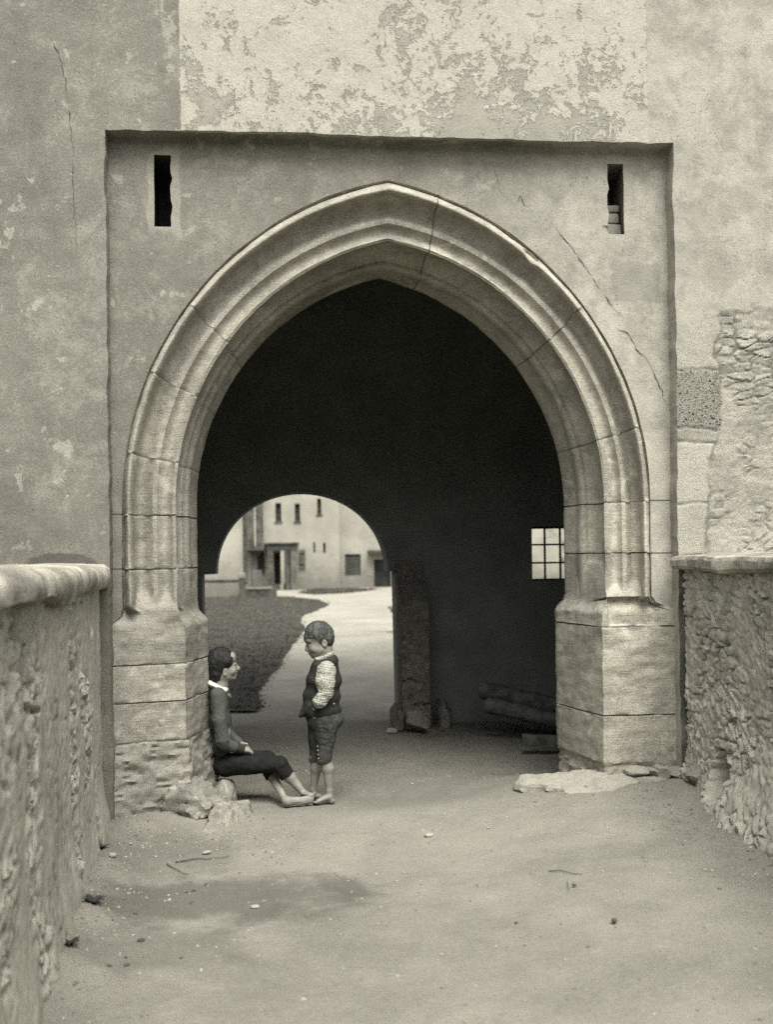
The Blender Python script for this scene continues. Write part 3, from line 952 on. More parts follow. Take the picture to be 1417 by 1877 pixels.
# --- the plaster panel between recess edge and arch
def panel():
    O = OUT0.copy()
    x0, x1, z1 = XL - 0.10, XR + 0.10, ZT + 0.10
    B = np.zeros_like(O)
    c0 = np.array([XC, ZS])
    for i, p in enumerate(O):
        if i < NL: B[i] = (x0, 0, p[2])
        elif i >= NA: B[i] = (x1, 0, p[2])
        else:
            d = np.array([p[0], p[2]]) - c0
            ts = []
            if d[0] < -1e-6: ts.append((x0 - c0[0]) / d[0])
            if d[0] > 1e-6: ts.append((x1 - c0[0]) / d[0])
            if d[1] > 1e-6: ts.append((z1 - c0[1]) / d[1])
            q = c0 + d * min(ts)
            B[i] = (q[0], 0, q[1])
    O[:, 1] = 0.0
    ns = 46
    ts = np.linspace(0, 1, ns)[None, :, None]
    V = O[:, None, :] * (1 - ts) + B[:, None, :] * ts
    F = grid_faces(V.shape[0], ns)
    bm = bmesh.new()
    vv = [bm.verts.new(p) for p in V.reshape(-1, 3)]
    for f in F:
        try: bm.faces.new([vv[k] for k in f])
        except ValueError: pass
    SL = [(W(280, 283, 0), W(313, 416, 0)), (W(1114, 300, 0), W(1145, 430, 0))]
    for a, b in SL:
        for co, no in (((a[0], 0, 0), (1, 0, 0)), ((b[0], 0, 0), (1, 0, 0)), ((0, 0, a[2]), (0, 0, 1)), ((0, 0, b[2]), (0, 0, 1))):
            sel = [f for f in bm.faces if abs(f.calc_center_median().x - (a[0] + b[0]) / 2) < 0.35 and abs(f.calc_center_median().z - (a[2] + b[2]) / 2) < 0.55]
            g = sel + list({e for f in sel for e in f.edges}) + list({v for f in sel for v in f.verts})
            bmesh.ops.bisect_plane(bm, geom=g, plane_co=co, plane_no=no, dist=1e-5)
    kill = []
    for f in bm.faces:
        c = f.calc_center_median()
        for a, b in SL:
            if a[0] < c.x < b[0] and b[2] < c.z < a[2]: kill.append(f)
    bmesh.ops.delete(bm, geom=kill, context='FACES')
    # ragged slot edges + gentle unevenness
    P = np.array([v.co[:] for v in bm.verts])
    Q = P + vec_noise(P, 1.4, 0.010, 21, 3) + vec_noise(P, 9, 0.003, 31, 3)
    for (a, b), side in zip(SL, (1, -1)):
        ex = b[0] if side == 1 else a[0]
        m = (np.abs(P[:, 0] - ex) < 1e-4) & (P[:, 2] < a[2] + 1e-4) & (P[:, 2] > b[2] - 1e-4)
        Q[m, 0] += fbm(np.stack([0 * P[m, 0], P[m, 2] * 16, 0 * P[m, 0]], -1), 4, 8) * 0.016
    for v, q in zip(bm.verts, Q): v.co = q
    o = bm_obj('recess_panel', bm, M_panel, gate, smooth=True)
    return SL
SLOTS = panel()
# --- arrow slots: splayed boxes behind the panel
for n, (a, b) in enumerate(SLOTS):
    bm = bmesh.new()
    x0, x1, z1, z0 = a[0] - 0.012, b[0] + 0.012, a[2] + 0.008, b[2] - 0.008
    f0 = [bm.verts.new(q) for q in ((x0, 0.006, z0), (x1, 0.006, z0), (x1, 0.006, z1), (x0, 0.006, z1))]
    dx = 0.0 if n == 0 else 0.03
    f1 = [bm.verts.new(q) for q in ((x0 + dx, 0.42, z0), (x1 + dx, 0.42, z0), (x1 + dx, 0.42, z1), (x0 + dx, 0.42, z1))]
    for i in range(4):
        bm.faces.new((f0[i], f0[(i + 1) % 4], f1[(i + 1) % 4], f1[i]))
    bm.faces.new(f1)
    s_ = bm_obj('arrow_slot', bm, M_dark if n == 0 else M_stone, gate)
    s_['label'] = 'empty dark arrow slot' if n == 0 else 'arrow slot with loose stones blocking its lower half'
    if n == 1:
        V_, F_ = [], []
        for k, (z_, hh) in enumerate(((z0, 0.10), (z0 + 0.105, 0.07), (z0 + 0.18, 0.05))):
            bm = bmesh.new()
            box_bm(bm, x0 + 0.004, x1 - 0.004 - 0.015 * (k == 1), 0.07 + 0.02 * k, 0.3, z_ + 0.004, z_ + hh, bev=0.012)
            for v in bm.verts: v.co += Vector(vec_noise(np.array([v.co[:]]), 18, 0.012, 3 + k)[0])
            bm_obj('blocking_stone', bm, M_rock, s_, smooth=True, sharp=40)

# --- cracks: thin ragged fissure strips lying on the plaster and stone
def crack(pts, Y, w0=0.006):
    P = np.array([W(a, b, Y) for a, b in pts])
    seg = np.linalg.norm(np.diff(P, axis=0), axis=1); L = np.concatenate([[0], np.cumsum(seg)])
    n = max(8, int(L[-1] / 0.012))
    s = np.linspace(0, L[-1], n)
    Q = np.stack([np.interp(s, L, P[:, k]) for k in range(3)], -1)
    Q = Q + vec_noise(Q, 20, 0.014, 81, 3) * np.array([1, 0, 1]) + vec_noise(Q, 60, 0.006, 83, 2) * np.array([1, 0, 1])
    d = np.gradient(Q, axis=0); nx_ = np.stack([d[:, 2], 0 * d[:, 0], -d[:, 0]], -1); nx_ /= np.linalg.norm(nx_, axis=1)[:, None] + 1e-9
    wd = w0 * 0.55 * (0.15 + np.abs(fbm(Q * 15, 3, 7)) * 2.2) * np.minimum(1, np.minimum(s, L[-1] - s) / 0.08 + 0.15)
    base = Q + vec_noise(Q, 1.4, 0.010, 21, 3) * np.array([0, 1, 0]) + vec_noise(Q, 9, 0.003, 31, 3) * np.array([0, 1, 0])
    a = base - nx_ * wd[:, None] * 0.5; b = base + nx_ * wd[:, None] * 0.5
    a[:, 1] -= 0.004; b[:, 1] -= 0.004
    return np.stack([a, b], 1)
def crack_obj(lst):
    Vs, Fs, n = [], [], 0
    for c_ in lst:
        Vs.append(c_.reshape(-1, 3)); Fs.append(grid_faces(len(c_), 2, n)); n += len(c_) * 2
    mesh_np('crack', np.concatenate(Vs), np.concatenate(Fs), M_crack, gate, smooth=False)
crack_obj([crack([(1010, 405), (1030, 432), (1052, 460), (1075, 490), (1092, 520), (1112, 545), (1124, 565), (1140, 580)], 0, 0.008)])
crack_obj([crack([(1128, 600), (1150, 610), (1168, 640), (1188, 660), (1200, 690), (1212, 715), (1222, 742)], 0, 0.010)])
crack_obj([crack([(79, 48), (92, 75), (108, 100), (118, 140), (124, 190), (128, 240), (134, 280), (134, 340), (136, 400), (141, 460)], YW, 0.006)])
crack_obj([crack([(942, 378), (953, 360), (962, 378), (975, 377)], 0, 0.006)])
crack_obj([crack([(880, 240), (884, 249), (889, 243)], YW, 0.012)])
crack_obj([crack([(905, 300), (912, 330), (920, 355)], 0, 0.004)])

# --- the passage behind
Y2 = 3.75
pin = rows[:, -1]                        # inner edge of the stone arch at y ~ 0.8
def passage():
    x0, x1 = -1.50, 3.3
    # inner face of the front wall: arch edge to a big rectangle
    B = pin.copy(); A = pin.copy()
    for i, p in enumerate(pin):
        if i < NL: B[i] = (x0 - 0.1, p[1] + 0.01, p[2])
        elif i >= NA: B[i] = (x1 + 0.1, p[1] + 0.01, p[2])
        else:
            d = np.array([p[0] - XC, p[2] - ZS]); ts = []
            if d[0] < -1e-6: ts.append((x0 - 0.1 - XC) / d[0])
            if d[0] > 1e-6: ts.append((x1 + 0.1 - XC) / d[0])
            if d[1] > 1e-6: ts.append((5.2 - ZS) / d[1])
            k = min(ts); B[i] = (XC + d[0] * k, p[1] + 0.01, ZS + d[1] * k)
    V = np.stack([A, B], 1)
    mesh_np('inner_wall', V, grid_faces(len(A), 2), M_int, gate)
    # side walls and vault, one swept profile
    pr_ = [(x0, -0.5)] + [(x0, z) for z in np.linspace(0, 2.2, 6)]
    for t in np.linspace(0, math.pi, 30)[1:-1]:
        pr_.append(((x0 + x1) / 2 - (x1 - x0) / 2 * math.cos(t), 2.2 + 2.0 * math.sin(t)))
    pr_ += [(x1, z) for z in np.linspace(2.2, 0, 6)] + [(x1, -0.5)]
    ys_ = np.linspace(0.75, Y2 + 0.05, 14)
    V = np.array([[(p[0], y, p[1]) for y in ys_] for p in pr_])
    V = V + vec_noise(V, 1.6, 0.03, 3)
    mesh_np('vault', V, grid_faces(V.shape[0], V.shape[1]), M_int, gate)
passage()
# rear wall with the low round arch into the courtyard and the lattice window
C0 = W(555, 1056, Y2); Rr = (W(713, 1056, Y2)[0] - W(397, 1056, Y2)[0]) / 2; Hh = W(555, 902, Y2)[2] - C0[2]
hl = []
zl = float(W(380, 1053, Y2)[2])
xl_, xr_ = float(W(370.5, 1100, Y2)[0]), float(W(727.5, 1150, Y2)[0])
hl.append((xl_, -0.6)); hl.append((xl_, zl)); 
for t in np.linspace(math.pi, 0, 40): hl.append((C0[0] + Rr * math.cos(t), zl + 0.002 + (Hh + C0[2] - zl) * abs(math.sin(t)) ** 0.96))
hl.append((xr_, zl)); hl.append((xr_ + 0.02, -0.6))
wa, wb = W(975, 965, Y2), W(1062, 1064, Y2)
WIN = (wa[0], wb[0], wb[2], wa[2])
outer = [(-9, -0.7), (hl[0][0] - 0.001, -0.7)]
ol = [(-3, -0.6)] + hl + [(9, -0.6), (9, 12.8), (-3, 12.8)]
plate('rear_wall', ol, [[(WIN[0], WIN[2]), (WIN[1], WIN[2]), (WIN[1], WIN[3]), (WIN[0], WIN[3])]], Y2, Y2 + 0.42, M_int, gate)
# window: iron bars and dusty panes
tg = Mt('dusty_glass', 0.5, 0.3)
tr = tg.n.new('ShaderNodeBsdfTranslucent'); tr.inputs['Color'].default_value = T(0.9)
tp = tg.n.new('ShaderNodeBsdfTransparent'); mx = tg.n.new('ShaderNodeMixShader')
mx.inputs[0].default_value = 1.0
mx0 = tg.n.new('ShaderNodeMixShader'); tg.put(mx0.inputs[0], tg.ss(0.2, 0.5, tg.noise(7, 5)))
tg.nt.links.new(tr.outputs[0], mx.inputs[1]); tg.nt.links.new(tp.outputs[0], mx.inputs[2])
tg.nt.links.new(tr.outputs[0], mx0.inputs[1]); tg.nt.links.new(mx.outputs[0], mx0.inputs[2])
tg.nt.links.new(mx0.outputs[0], tg.n['Material Output'].inputs['Surface'])
M_glass = tg.m
wx0, wx1, wz0, wz1 = WIN
fw = 0.022
win = boxes('window', [(wx0, wx1, Y2 + 0.10, Y2 + 0.14, wz0, wz0 + fw), (wx0, wx1, Y2 + 0.10, Y2 + 0.14, wz1 - fw, wz1),
                       (wx0, wx0 + fw, Y2 + 0.10, Y2 + 0.14, wz0 + fw, wz1 - fw), (wx1 - fw, wx1, Y2 + 0.10, Y2 + 0.14, wz0 + fw, wz1 - fw)], M_wood, gate)
nb = 3
px_ = (wx1 - wx0) / 3
lst = [(wx0 + px_ * (i + 1) - 0.009, wx0 + px_ * (i + 1) + 0.009, Y2 + 0.105, Y2 + 0.125, wz0 + fw, wz1 - fw) for i in range(2)]
pz_ = (wz1 - wz0) / 3
for i in range(2):
    z_ = wz0 + pz_ * (i + 1)
    lst += [(wx0 + fw, wx1 - fw, Y2 + 0.098, Y2 + 0.104, z_ - 0.009, z_ + 0.009)]
boxes('glazing_bar', lst, M_iron, win)
boxes('pane', [(wx0 + fw, wx1 - fw, Y2 + 0.127, Y2 + 0.131, wz0 + fw, wz1 - fw)], M_glass, win)
# rubble pier on the right of the courtyard arch
def heightfield_box(name, u0, u1, v0, v1, place, cw, ch, amp, seed, mat, parent, du=0.012, smear=0.8, extra=None):
    """a rubble face (u along, v up); place(u, v, h) -> xyz; edges turned back"""
    us = np.arange(u0, u1 + du * 0.5, du); vs = np.arange(v0, v1 + du * 0.5, du)
    gu, gv = np.meshgrid(us, vs, indexing='ij')
    P = np.stack([gu, gv, 0 * gu], -1)
    h1, i1, g1, f1 = rubble(gu, gv, cw, ch, seed)
    h2, i2, g2, f2 = rubble(gu * 0.75 + gv * 0.66, -gu * 0.66 + gv * 0.75, cw * 0.8, ch * 0.85, seed + 20, tilt=0.9)
    sel = sstep(-0.06, 0.06, fbm(P / cw * 0.45, 2, seed + 31))
    h = h1 * (1 - sel) + h2 * sel; idd = np.where(sel > 0.5, i2, i1); gap = g1 * (1 - sel) + g2 * sel; fis = f1 * (1 - sel) + f2 * sel
    sm = sstep(-0.05, 0.20, fbm(P / cw * 0.55, 4, seed + 90)) * smear
    h = h * (1 - 0.75 * sm) + 0.35 * sm; gap = np.maximum(gap, sm); fis = fis * (1 - 0.85 * sm)
    h = h + 0.22 * fbm(P * 18, 4, seed + 2) + 0.25 * fbm(P * 4, 3, seed + 9)
    tone = np.clip(frac(idd * 7.7) + 0.4 * fbm(P * 11, 3, seed + 40), 0, 1)
    hh = (h - 0.4) * amp
    if extra is not None: hh, tone, gap = extra(gu, gv, hh, tone, gap)
    ed = np.ones_like(gu)
    V = place(gu, gv, hh)
    return mesh_np(name, V, grid_faces(len(us), len(vs)), mat, parent, smooth=True, sharp=60, attrs={'tone': tone, 'gap': gap, 'fiss': fis})

pxa, pxb = float(W(737, 1200, 3.3)[0]), float(W(787, 1200, 3.3)[0])
ptop = 1.55
wface = pxb - pxa
def pier_place(u, v, h):
    # u runs round the pier: left flank, front, right flank
    x = np.where(u < 0.4, pxa - h * 0.3, np.where(u < 0.4 + wface, pxa + (u - 0.4), pxb + h * 0.3))
    y = np.where(u < 0.4, 3.7 - u, np.where(u < 0.4 + wface, 3.3, 3.3 + (u - 0.4 - wface)))
    k = (u >= 0.4) & (u < 0.4 + wface)
    tp = sstep(0.9, 1.52, v)                      # the buttress leans back into the wall at its top
    y = y - h * k
    return np.stack([x, y + (Y2 + 0.012 - y) * tp, v], -1)
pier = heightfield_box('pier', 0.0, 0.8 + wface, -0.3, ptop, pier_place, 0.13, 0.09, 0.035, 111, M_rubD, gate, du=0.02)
# ================================================================== parapets
def coping(name, prof_, ys_, xf, mat, parent, amp, seed, rag=0.02, t0=0.40, sh=60):
    V = np.array([[(xf(y) + p[0], y, p[1]) for p in prof_] for y in ys_])
    N = vec_noise(V, 2.2, amp, seed, 3) + vec_noise(V, 14.0, amp * 0.12, seed + 5, 3)
    V = V + N * np.array([1, 0.3, 1])
    low = np.array([1.0 if p[1] < prof_[0][1] + 0.03 else 0.0 for p in prof_])[None, :]
    V[..., 2] += low * rag * fbm(V * np.array([0, 2.3, 0.0]) + 3.1, 4, seed + 2) * 2
    Vf = V.reshape(-1, 3); n, m = len(ys_), len(prof_)
    F = [tuple(int(k) for k in f) for f in grid_faces(n, m)]
    F += [tuple(range(m)), tuple(range((n - 1) * m, n * m))[::-1]]
    s = (t0 + 1.3 * fbm(Vf * 3.2, 5, seed, 0.65))
    ys2 = Vf[:, 1] * 1.15 + 0.25 * fbm(Vf * 2, 2, seed)
    jt_ = np.exp(-((ys2 - np.round(ys2)) / 0.012) ** 2)
    o = mesh_np(name, Vf, F, mat, parent, smooth=True, sharp=sh, attrs={'tone': np.clip(s, 0, 1), 'joint': jt_ * 0.8})
    bm = bmesh.new(); bm.from_mesh(o.data); bmesh.ops.recalc_face_normals(bm, faces=bm.faces); bm.to_mesh(o.data); bm.free()
    return o

YE = YW - 0.004
lx = lambda y: -1.765 + 0.062 * (YE - y)
parL = thing('parapet_wall', (-1.9, -2.5, 0), 'rough rendered stone parapet with thick rounded coping along the left side of the approach', 'parapet')
def lplace(u, v, h):
    return np.stack([lx(u) + h + 0.05 * sstep(0.25, -0.2, v), u, v], -1)
def lextra(gu, gv, hh, tone, gap):
    P = np.stack([gu, gv, 0 * gu], -1)
    ren = sstep(-0.12, 0.10, fbm(P * np.array([3.2, 1.6, 0]), 5, 300, 0.6) + 0.25 * sstep(0.5, 0.1, gv))      # surviving render
    hh = hh * (1 - 0.85 * ren) + ren * (0.012 + 0.014 * fbm(P * np.array([9, 4, 0]), 4, 8))
    st_ = 0.5 + 1.1 * fbm(P * np.array([7.0, 1.5, 0]) + 9, 4, 77, 0.6)
    return hh, np.clip(0.5 * tone * (1 - ren) + ren * 0.3 + 0.45 * st_, 0, 1.2), gap * (1 - ren)
heightfield_box('wall_face', -4.6, YE, -0.35, 1.40, lplace, 0.13, 0.07, 0.036, 201, M_rubL, parL, du=0.014, extra=lextra)
boxes('wall_core', [(-2.75, lx(-4.6) - 0.02, -8.5, -4.6, -0.35, 1.36), (-2.75, -1.85, -4.58, YE - 0.004, -0.35, 1.36)], M_rubL, parL)
profL = [(-0.10, 1.335), (0.01, 1.335), (0.058, 1.342), (0.076, 1.365), (0.080, 1.40), (0.070, 1.44), (0.035, 1.466), (-0.08, 1.474), (-0.3, 1.478), (-0.55, 1.47), (-0.66, 1.44), (-0.68, 1.36), (-0.6, 1.335)]
coping('coping', profL, np.concatenate([np.arange(-8.5, -4.4, 0.2), np.arange(-4.4, YE - 0.01, 0.025), [YE]]), lx, M_cop, parL, 0.030, 211, rag=0.04)

rx = lambda y: 1.925 - 0.03 * (YE - y)
parR = thing('parapet_wall', (2.1, -2.0, 0), 'bare slate rubble parapet with a flat stone coping on the right side of the approach', 'parapet')
def rplace(u, v, h):
    b = 0.17 * sstep(0.55, -0.15, v) * sstep(-0.15, -1.1, u) + 0.06 * sstep(0.3, -0.1, v)
    return np.stack([rx(u) - h - b, u, v], -1)
def rextra(gu, gv, hh, tone, gap):
    n_ = fbm(np.stack([gu, gv, 0 * gu], -1) * 7, 3, 71)
    r = np.sqrt(((gu + 0.86) / 0.15) ** 2 + ((gv - 0.20) / 0.15) ** 2) + n_ * 0.45
    hole = sstep(1.05, 0.75, r)
    dirt = sstep(0.45, 0.0, gv + 0.12 * n_)
    return hh - hole * 0.17, tone * (1 - 0.4 * hole) * (1 - 0.75 * dirt), gap * (1 - 0.9 * dirt)
heightfield_box('wall_face', -3.2, YE, -0.35, 1.43, rplace, 0.14, 0.055, 0.034, 251, M_rub, parR, du=0.0105, extra=rextra)
boxes('wall_core', [(rx(-8.5) + 0.10, 2.9, -8.5, -3.2, -0.35, 1.40), (2.12, 2.9, -3.18, YE - 0.004, -0.35, 1.40)], M_rub, parR)
profR = [(0.10, 1.385), (-0.02, 1.385), (-0.072, 1.392), (-0.092, 1.412), (-0.092, 1.450), (-0.080, 1.472), (-0.02, 1.482), (0.2, 1.486), (0.6, 1.482), (0.8, 1.45), (0.8, 1.39)]
coping('coping', profR, np.concatenate([np.arange(-8.5, -3, 0.2), np.arange(-3, YE - 0.01, 0.025), [YE]]), rx, M_cop, parR, 0.012, 261, rag=0.012, t0=0.22, sh=28)

# ================================================================== loose stones
def rock(name, c, r, seed, mat, label, cat='stone', group=None, ang=0.0, cuts=9, sub=5, lump=0.12, p=2.6, tone=0.5, parent=None):
    g = np.random.default_rng(seed)
    bm = bmesh.new(); bmesh.ops.create_icosphere(bm, subdivisions=sub, radius=1.0)
    P = np.array([v.co[:] for v in bm.verts])
    F = np.array([[v.index for v in f.verts] for f in bm.faces]); bm.free()
    P = P / (np.abs(P) ** p).sum(1, keepdims=True) ** (1 / p)
    for _ in range(cuts):
        n = g.normal(size=3); n /= np.linalg.norm(n); d = g.uniform(0.62, 0.95)
        e = P @ n - d
        P = P - np.where(e > 0, e, 0)[:, None] * n * 0.92
    S = np.array(r)
    Q = P * S
    nn_ = P / np.linalg.norm(P, axis=1)[:, None]
    m = float(np.min(S))
    Q = Q + nn_ * ((fbm(Q / m * 1.1 + seed, 5, seed, 0.55) + 0.5 * fbm(Q * np.array([22, 22, 40.0]) + seed, 4, seed + 9, 0.6)) * lump * m * 1.6)[:, None] + nn_ * (fbm(Q * 30 + seed, 3, seed + 4) * 0.004)[:, None]
    ca, sa = math.cos(ang), math.sin(ang)
    Q = np.stack([Q[:, 0] * ca - Q[:, 1] * sa, Q[:, 0] * sa + Q[:, 1] * ca, Q[:, 2]], -1)
    o = mesh_np(name, Q, F, mat, parent, smooth=True, sharp=38, attrs={'tone': np.clip(tone + 0.3 * fbm(Q * 6 / max(m, .05) * .1, 3, seed), 0, 1), 'gap': np.zeros(len(Q)), 'joint': np.zeros(len(Q))})
    o.location = [float(x) for x in c]
    if parent is None: tag(o, label, cat, group)
    return o

def rpx(name, px0, px1, py0, py1, Y, dep, seed, label, tone=0.5, mat=None, **kw):
    a, b = W(px0, py1, Y), W(px1, py0, Y)
    c = (a + b) / 2
    return rock(name, c, ((b[0] - a[0]) / 2, dep / 2, (b[2] - a[2]) / 2), seed, mat or M_rock, label, tone=tone, **kw)

rpx('footing_stone', 300, 414, 1421, 1560, 0.22, 0.56, 31, 'squat grey footing stone under the left pier beside the seated boy', tone=0.0, cuts=7, lump=0.25, p=7, mat=M_stone)
rpx('seat_stone', 372, 432, 1424, 1500, 0.52, 0.44, 35, 'low stone the seated boy sits on behind the left pier', tone=0.2)
rpx('loose_stone', 366, 464, 1470, 1600, -0.02, 0.50, 33, 'low pale stone half sunk in the earth in front of the left pier', tone=0.10, mat=M_stone, p=5.0, cuts=8, lump=0.22)
rpx('footing_slab', 1000, 1170, 1413, 1462, 0.02, 0.58, 42, 'large pale broken slab jutting out under the right pier', tone=0.55, p=5, cuts=10, lump=0.30)
rpx('loose_stone', 938, 1040, 1416, 1470, 0.20, 0.42, 47, 'low rounded stone half buried beside the big slab at the right pier', tone=0.35)
rpx('footing_stone', 1163, 1224, 1421, 1460, -0.07, 0.22, 51, 'flat faced grey block bedded in the earth right of the big slab', tone=0.45, p=4, cuts=6)
for i, (a, b, c_, d, s_, lab) in enumerate(((1142, 1188, 1402, 1420, 61, 'thin flat chink stone tucked under the right pier next to the slab'),
                                            (1186, 1204, 1404, 1422, 62, 'small squarish chink stone in the middle of the row under the right pier'),
                                            (1202, 1228, 1402, 1426, 63, 'upright chink stone in the row under the right pier'),
                                            (1224, 1256, 1405, 1428, 64, 'outermost chink stone under the right pier against the parapet'),
                                            (1222, 1270, 1424, 1448, 65, 'broken grey stone at the corner of right pier and parapet'))):
    rpx('chink_stone', a, b, c_, d, 0.0 - 0.03 * i, 0.16, s_, lab, tone=0.55, p=4, cuts=7)
for i, (a, b, c_, d, Y_, s_, lab) in enumerate(((1254, 1326, 1394, 1442, -0.42, 71, 'angular slate boulder projecting from the foot of the right parapet'),
                                               (1268, 1306, 1462, 1500, -0.66, 72, 'tilted slate flake leaning outside the hole in the right parapet'),
                                               (1284, 1336, 1476, 1524, -0.80, 73, 'lower slate lump lying in the hole of the right parapet'),
                                               (1318, 1345, 1500, 1545, -1.0, 74, 'small dark slate piece below the hole in the right parapet'))):
    rpx('fallen_slate', a, b, c_, d, Y_, 0.22, s_, lab, tone=0.35 + 0.1 * (i % 2), p=3.5, cuts=12, ang=0.5 * i, lump=0.2)
# guard stones at the courtyard arch
rpx('guard_stone', 716, 740, 1284, 1340, 3.3, 0.3, 81, 'leaning guard stone at the foot of the rubble pier', tone=0.2, mat=M_rubD, p=3)
rpx('pier_stone', 744, 786, 1300, 1342, 3.2, 0.16, 82, 'squared block at the base of the rubble pier', tone=0.8, mat=M_rubD, p=5, cuts=5)
rpx('guard_stone', 798, 826, 1276, 1340, 3.5, 0.22, 83, 'upright grey stone block standing in the gloom right of the rubble pier', tone=0.5, mat=M_rubD, p=4, cuts=6)
rpx('pale_chip', 706, 728, 1334, 1345, 3.2, 0.14, 84, 'small pale stone chip lying by the guard stone', tone=1.0, cuts=6, sub=3)

# timber lying in the dark of the passage
def log(px0, py0, px1, py1, rp, Y0_, Y1_, label, seed, square=False):
    A, B = W(px0, py0, Y0_), W(px1, py1, Y1_)
    r = rp * (Y0_ - CAM[1]) / FPX
    d = B - A; L = np.linalg.norm(d); d = d / L
    u = np.cross(d, [0, 0, 1.0]); u /= np.linalg.norm(u); v = np.cross(u, d)
    nt, nl = 24, 30
    th = np.linspace(0, 2 * math.pi, nt, endpoint=False)
    V = []
    for i in range(nl):
        t = i / (nl - 1)
        c_, s_ = np.cos(th), np.sin(th)
        k = 1.0 if not square else 1 / np.maximum(np.abs(c_), np.abs(s_)) * 0.9
        k = np.minimum(k, 1.2)
        q = A + d * L * t + r * (u[None] * (c_ * k)[:, None] + v[None] * (s_ * k)[:, None]) * (1 - 0.12 * t)
        V.append(q)
    V = np.array(V); V = V + vec_noise(V, 5, r * 0.12, seed)
    F = []
    for i in range(nl - 1):
        for j in range(nt):
            F.append((i * nt + j, i * nt + (j + 1) % nt, (i + 1) * nt + (j + 1) % nt, (i + 1) * nt + j))
    F += [tuple(range(nt))[::-1], tuple(range((nl - 1) * nt, nl * nt))]
    o = mesh_np('timber_log' if not square else 'timber_beam', V.reshape(-1, 3), F, M_wood, None, smooth=True, sharp=50)
    tag(o, label, 'timber')
log(885, 1264, 1120, 1318, 17, 2.9, 2.3, 'long round timber log lying upper in the dark pile behind the right pier', 5)
log(893, 1292, 1100, 1338, 15, 2.7, 2.2, 'lower round log in the dark timber pile behind the right pier', 6)
log(958, 1356, 1100, 1362, 12, 1.9, 1.8, 'short squared timber lying on the passage floor in front of the log pile', 7, True)

# small things on the ground
def twig(pix, label, w0=0.004):
    P = np.array([G(a, b, 0) for a, b in pix]); P[:, 2] = gz(P[:, 0], P[:, 1]) + 0.004
    n = 30; t = np.linspace(0, len(P) - 1, n)
    Q = np.stack([np.interp(t, np.arange(len(P)), P[:, k]) for k in range(3)], -1) + vec_noise(np.stack([t, t, t], -1), 0.8, 0.006, 4)
    Q[:, 2] = gz(Q[:, 0], Q[:, 1]) + 0.005 + 0.004 * np.abs(np.sin(t * 2))
    V, F = [], []
    for i in range(n):
        r = w0 * (1 - 0.6 * i / n)
        for j in range(5):
            a = j * 2 * math.pi / 5
            d = Q[min(i + 1, n - 1)] - Q[max(i - 1, 0)]; d[2] = 0; d /= np.linalg.norm(d) + 1e-9
            s = np.array([-d[1], d[0], 0])
            V.append(Q[i] + s * r * math.cos(a) + np.array([0, 0, r * math.sin(a)]))
    for i in range(n - 1):
        for j in range(5): F.append((i * 5 + j, i * 5 + (j + 1) % 5, i * 5 + 5 + (j + 1) % 5, i * 5 + 5 + j))
    tag(mesh_np('twig', V, F, M_wood), label, 'twig')
twig([(1006, 1571), (1030, 1574), (1068, 1581)], 'thin straw-like twig lying on the earth before the right pier', 0.003)
twig([(1040, 1590), (1043, 1605)], 'tiny dark twig below the longer straw twig', 0.002)
twig([(320, 1531), (365, 1526), (385, 1525), (420, 1519)], 'crooked dark twig on the earth in front of the left pier', 0.004)
twig([(305, 1535), (330, 1548), (345, 1552)], 'short forked twig in the damp patch by the left pier', 0.003)
M_clod = simple('dark_earth', T(0.085), 40, 0.3)
M_straw = simple('dry_straw', T(0.10), 40, 0.3)
def leaf_litter():
    def pebble(px, py, s, seed, mat, tn):
        q = G(px, py, -0.13); z = float(gz(q[0], q[1]))
        q = G(px, py, z)
        return rock('pebble' if mat is M_rock else 'dark_clod', (q[0], q[1], z + s * 0.25), (s * 1.0, s * 0.75, s * 0.4), seed, mat, '', tone=tn, cuts=5, sub=2, ang=seed)
    for i, (a, b, s) in enumerate(((379, 1565, .030), (205, 1569, .028), (467, 1664, .022), (786, 1533, .03), (218, 1547, .012), (238, 1547, .012), (895, 1518, .012), (310, 1650, .010))):
        tag(pebble(a, b, s, 400 + i, M_rock, 1.0), 'pale pebble pressed into the earth before the gate', 'pebble', 'pale pebbles on the earth')
    for i, (a, b, s) in enumerate(((258, 1725, .020), (230, 1756, .012), (200, 1771, .013), (232, 1770, .013), (332, 1757, .010), (355, 1633, .014), (340, 1636, .012), (350, 1657, .014), (248, 1676, .012), (1053, 1623, .013), (1127, 1688, .016), (947, 1692, .010), (378, 1622, .012), (487, 1562, .010))):
        tag(pebble(a, b, s * 0.9, 500 + i, M_clod, 0.2), 'small dark clod lying on the pale earth', 'clod', 'dark clods on the earth')
leaf_litter()
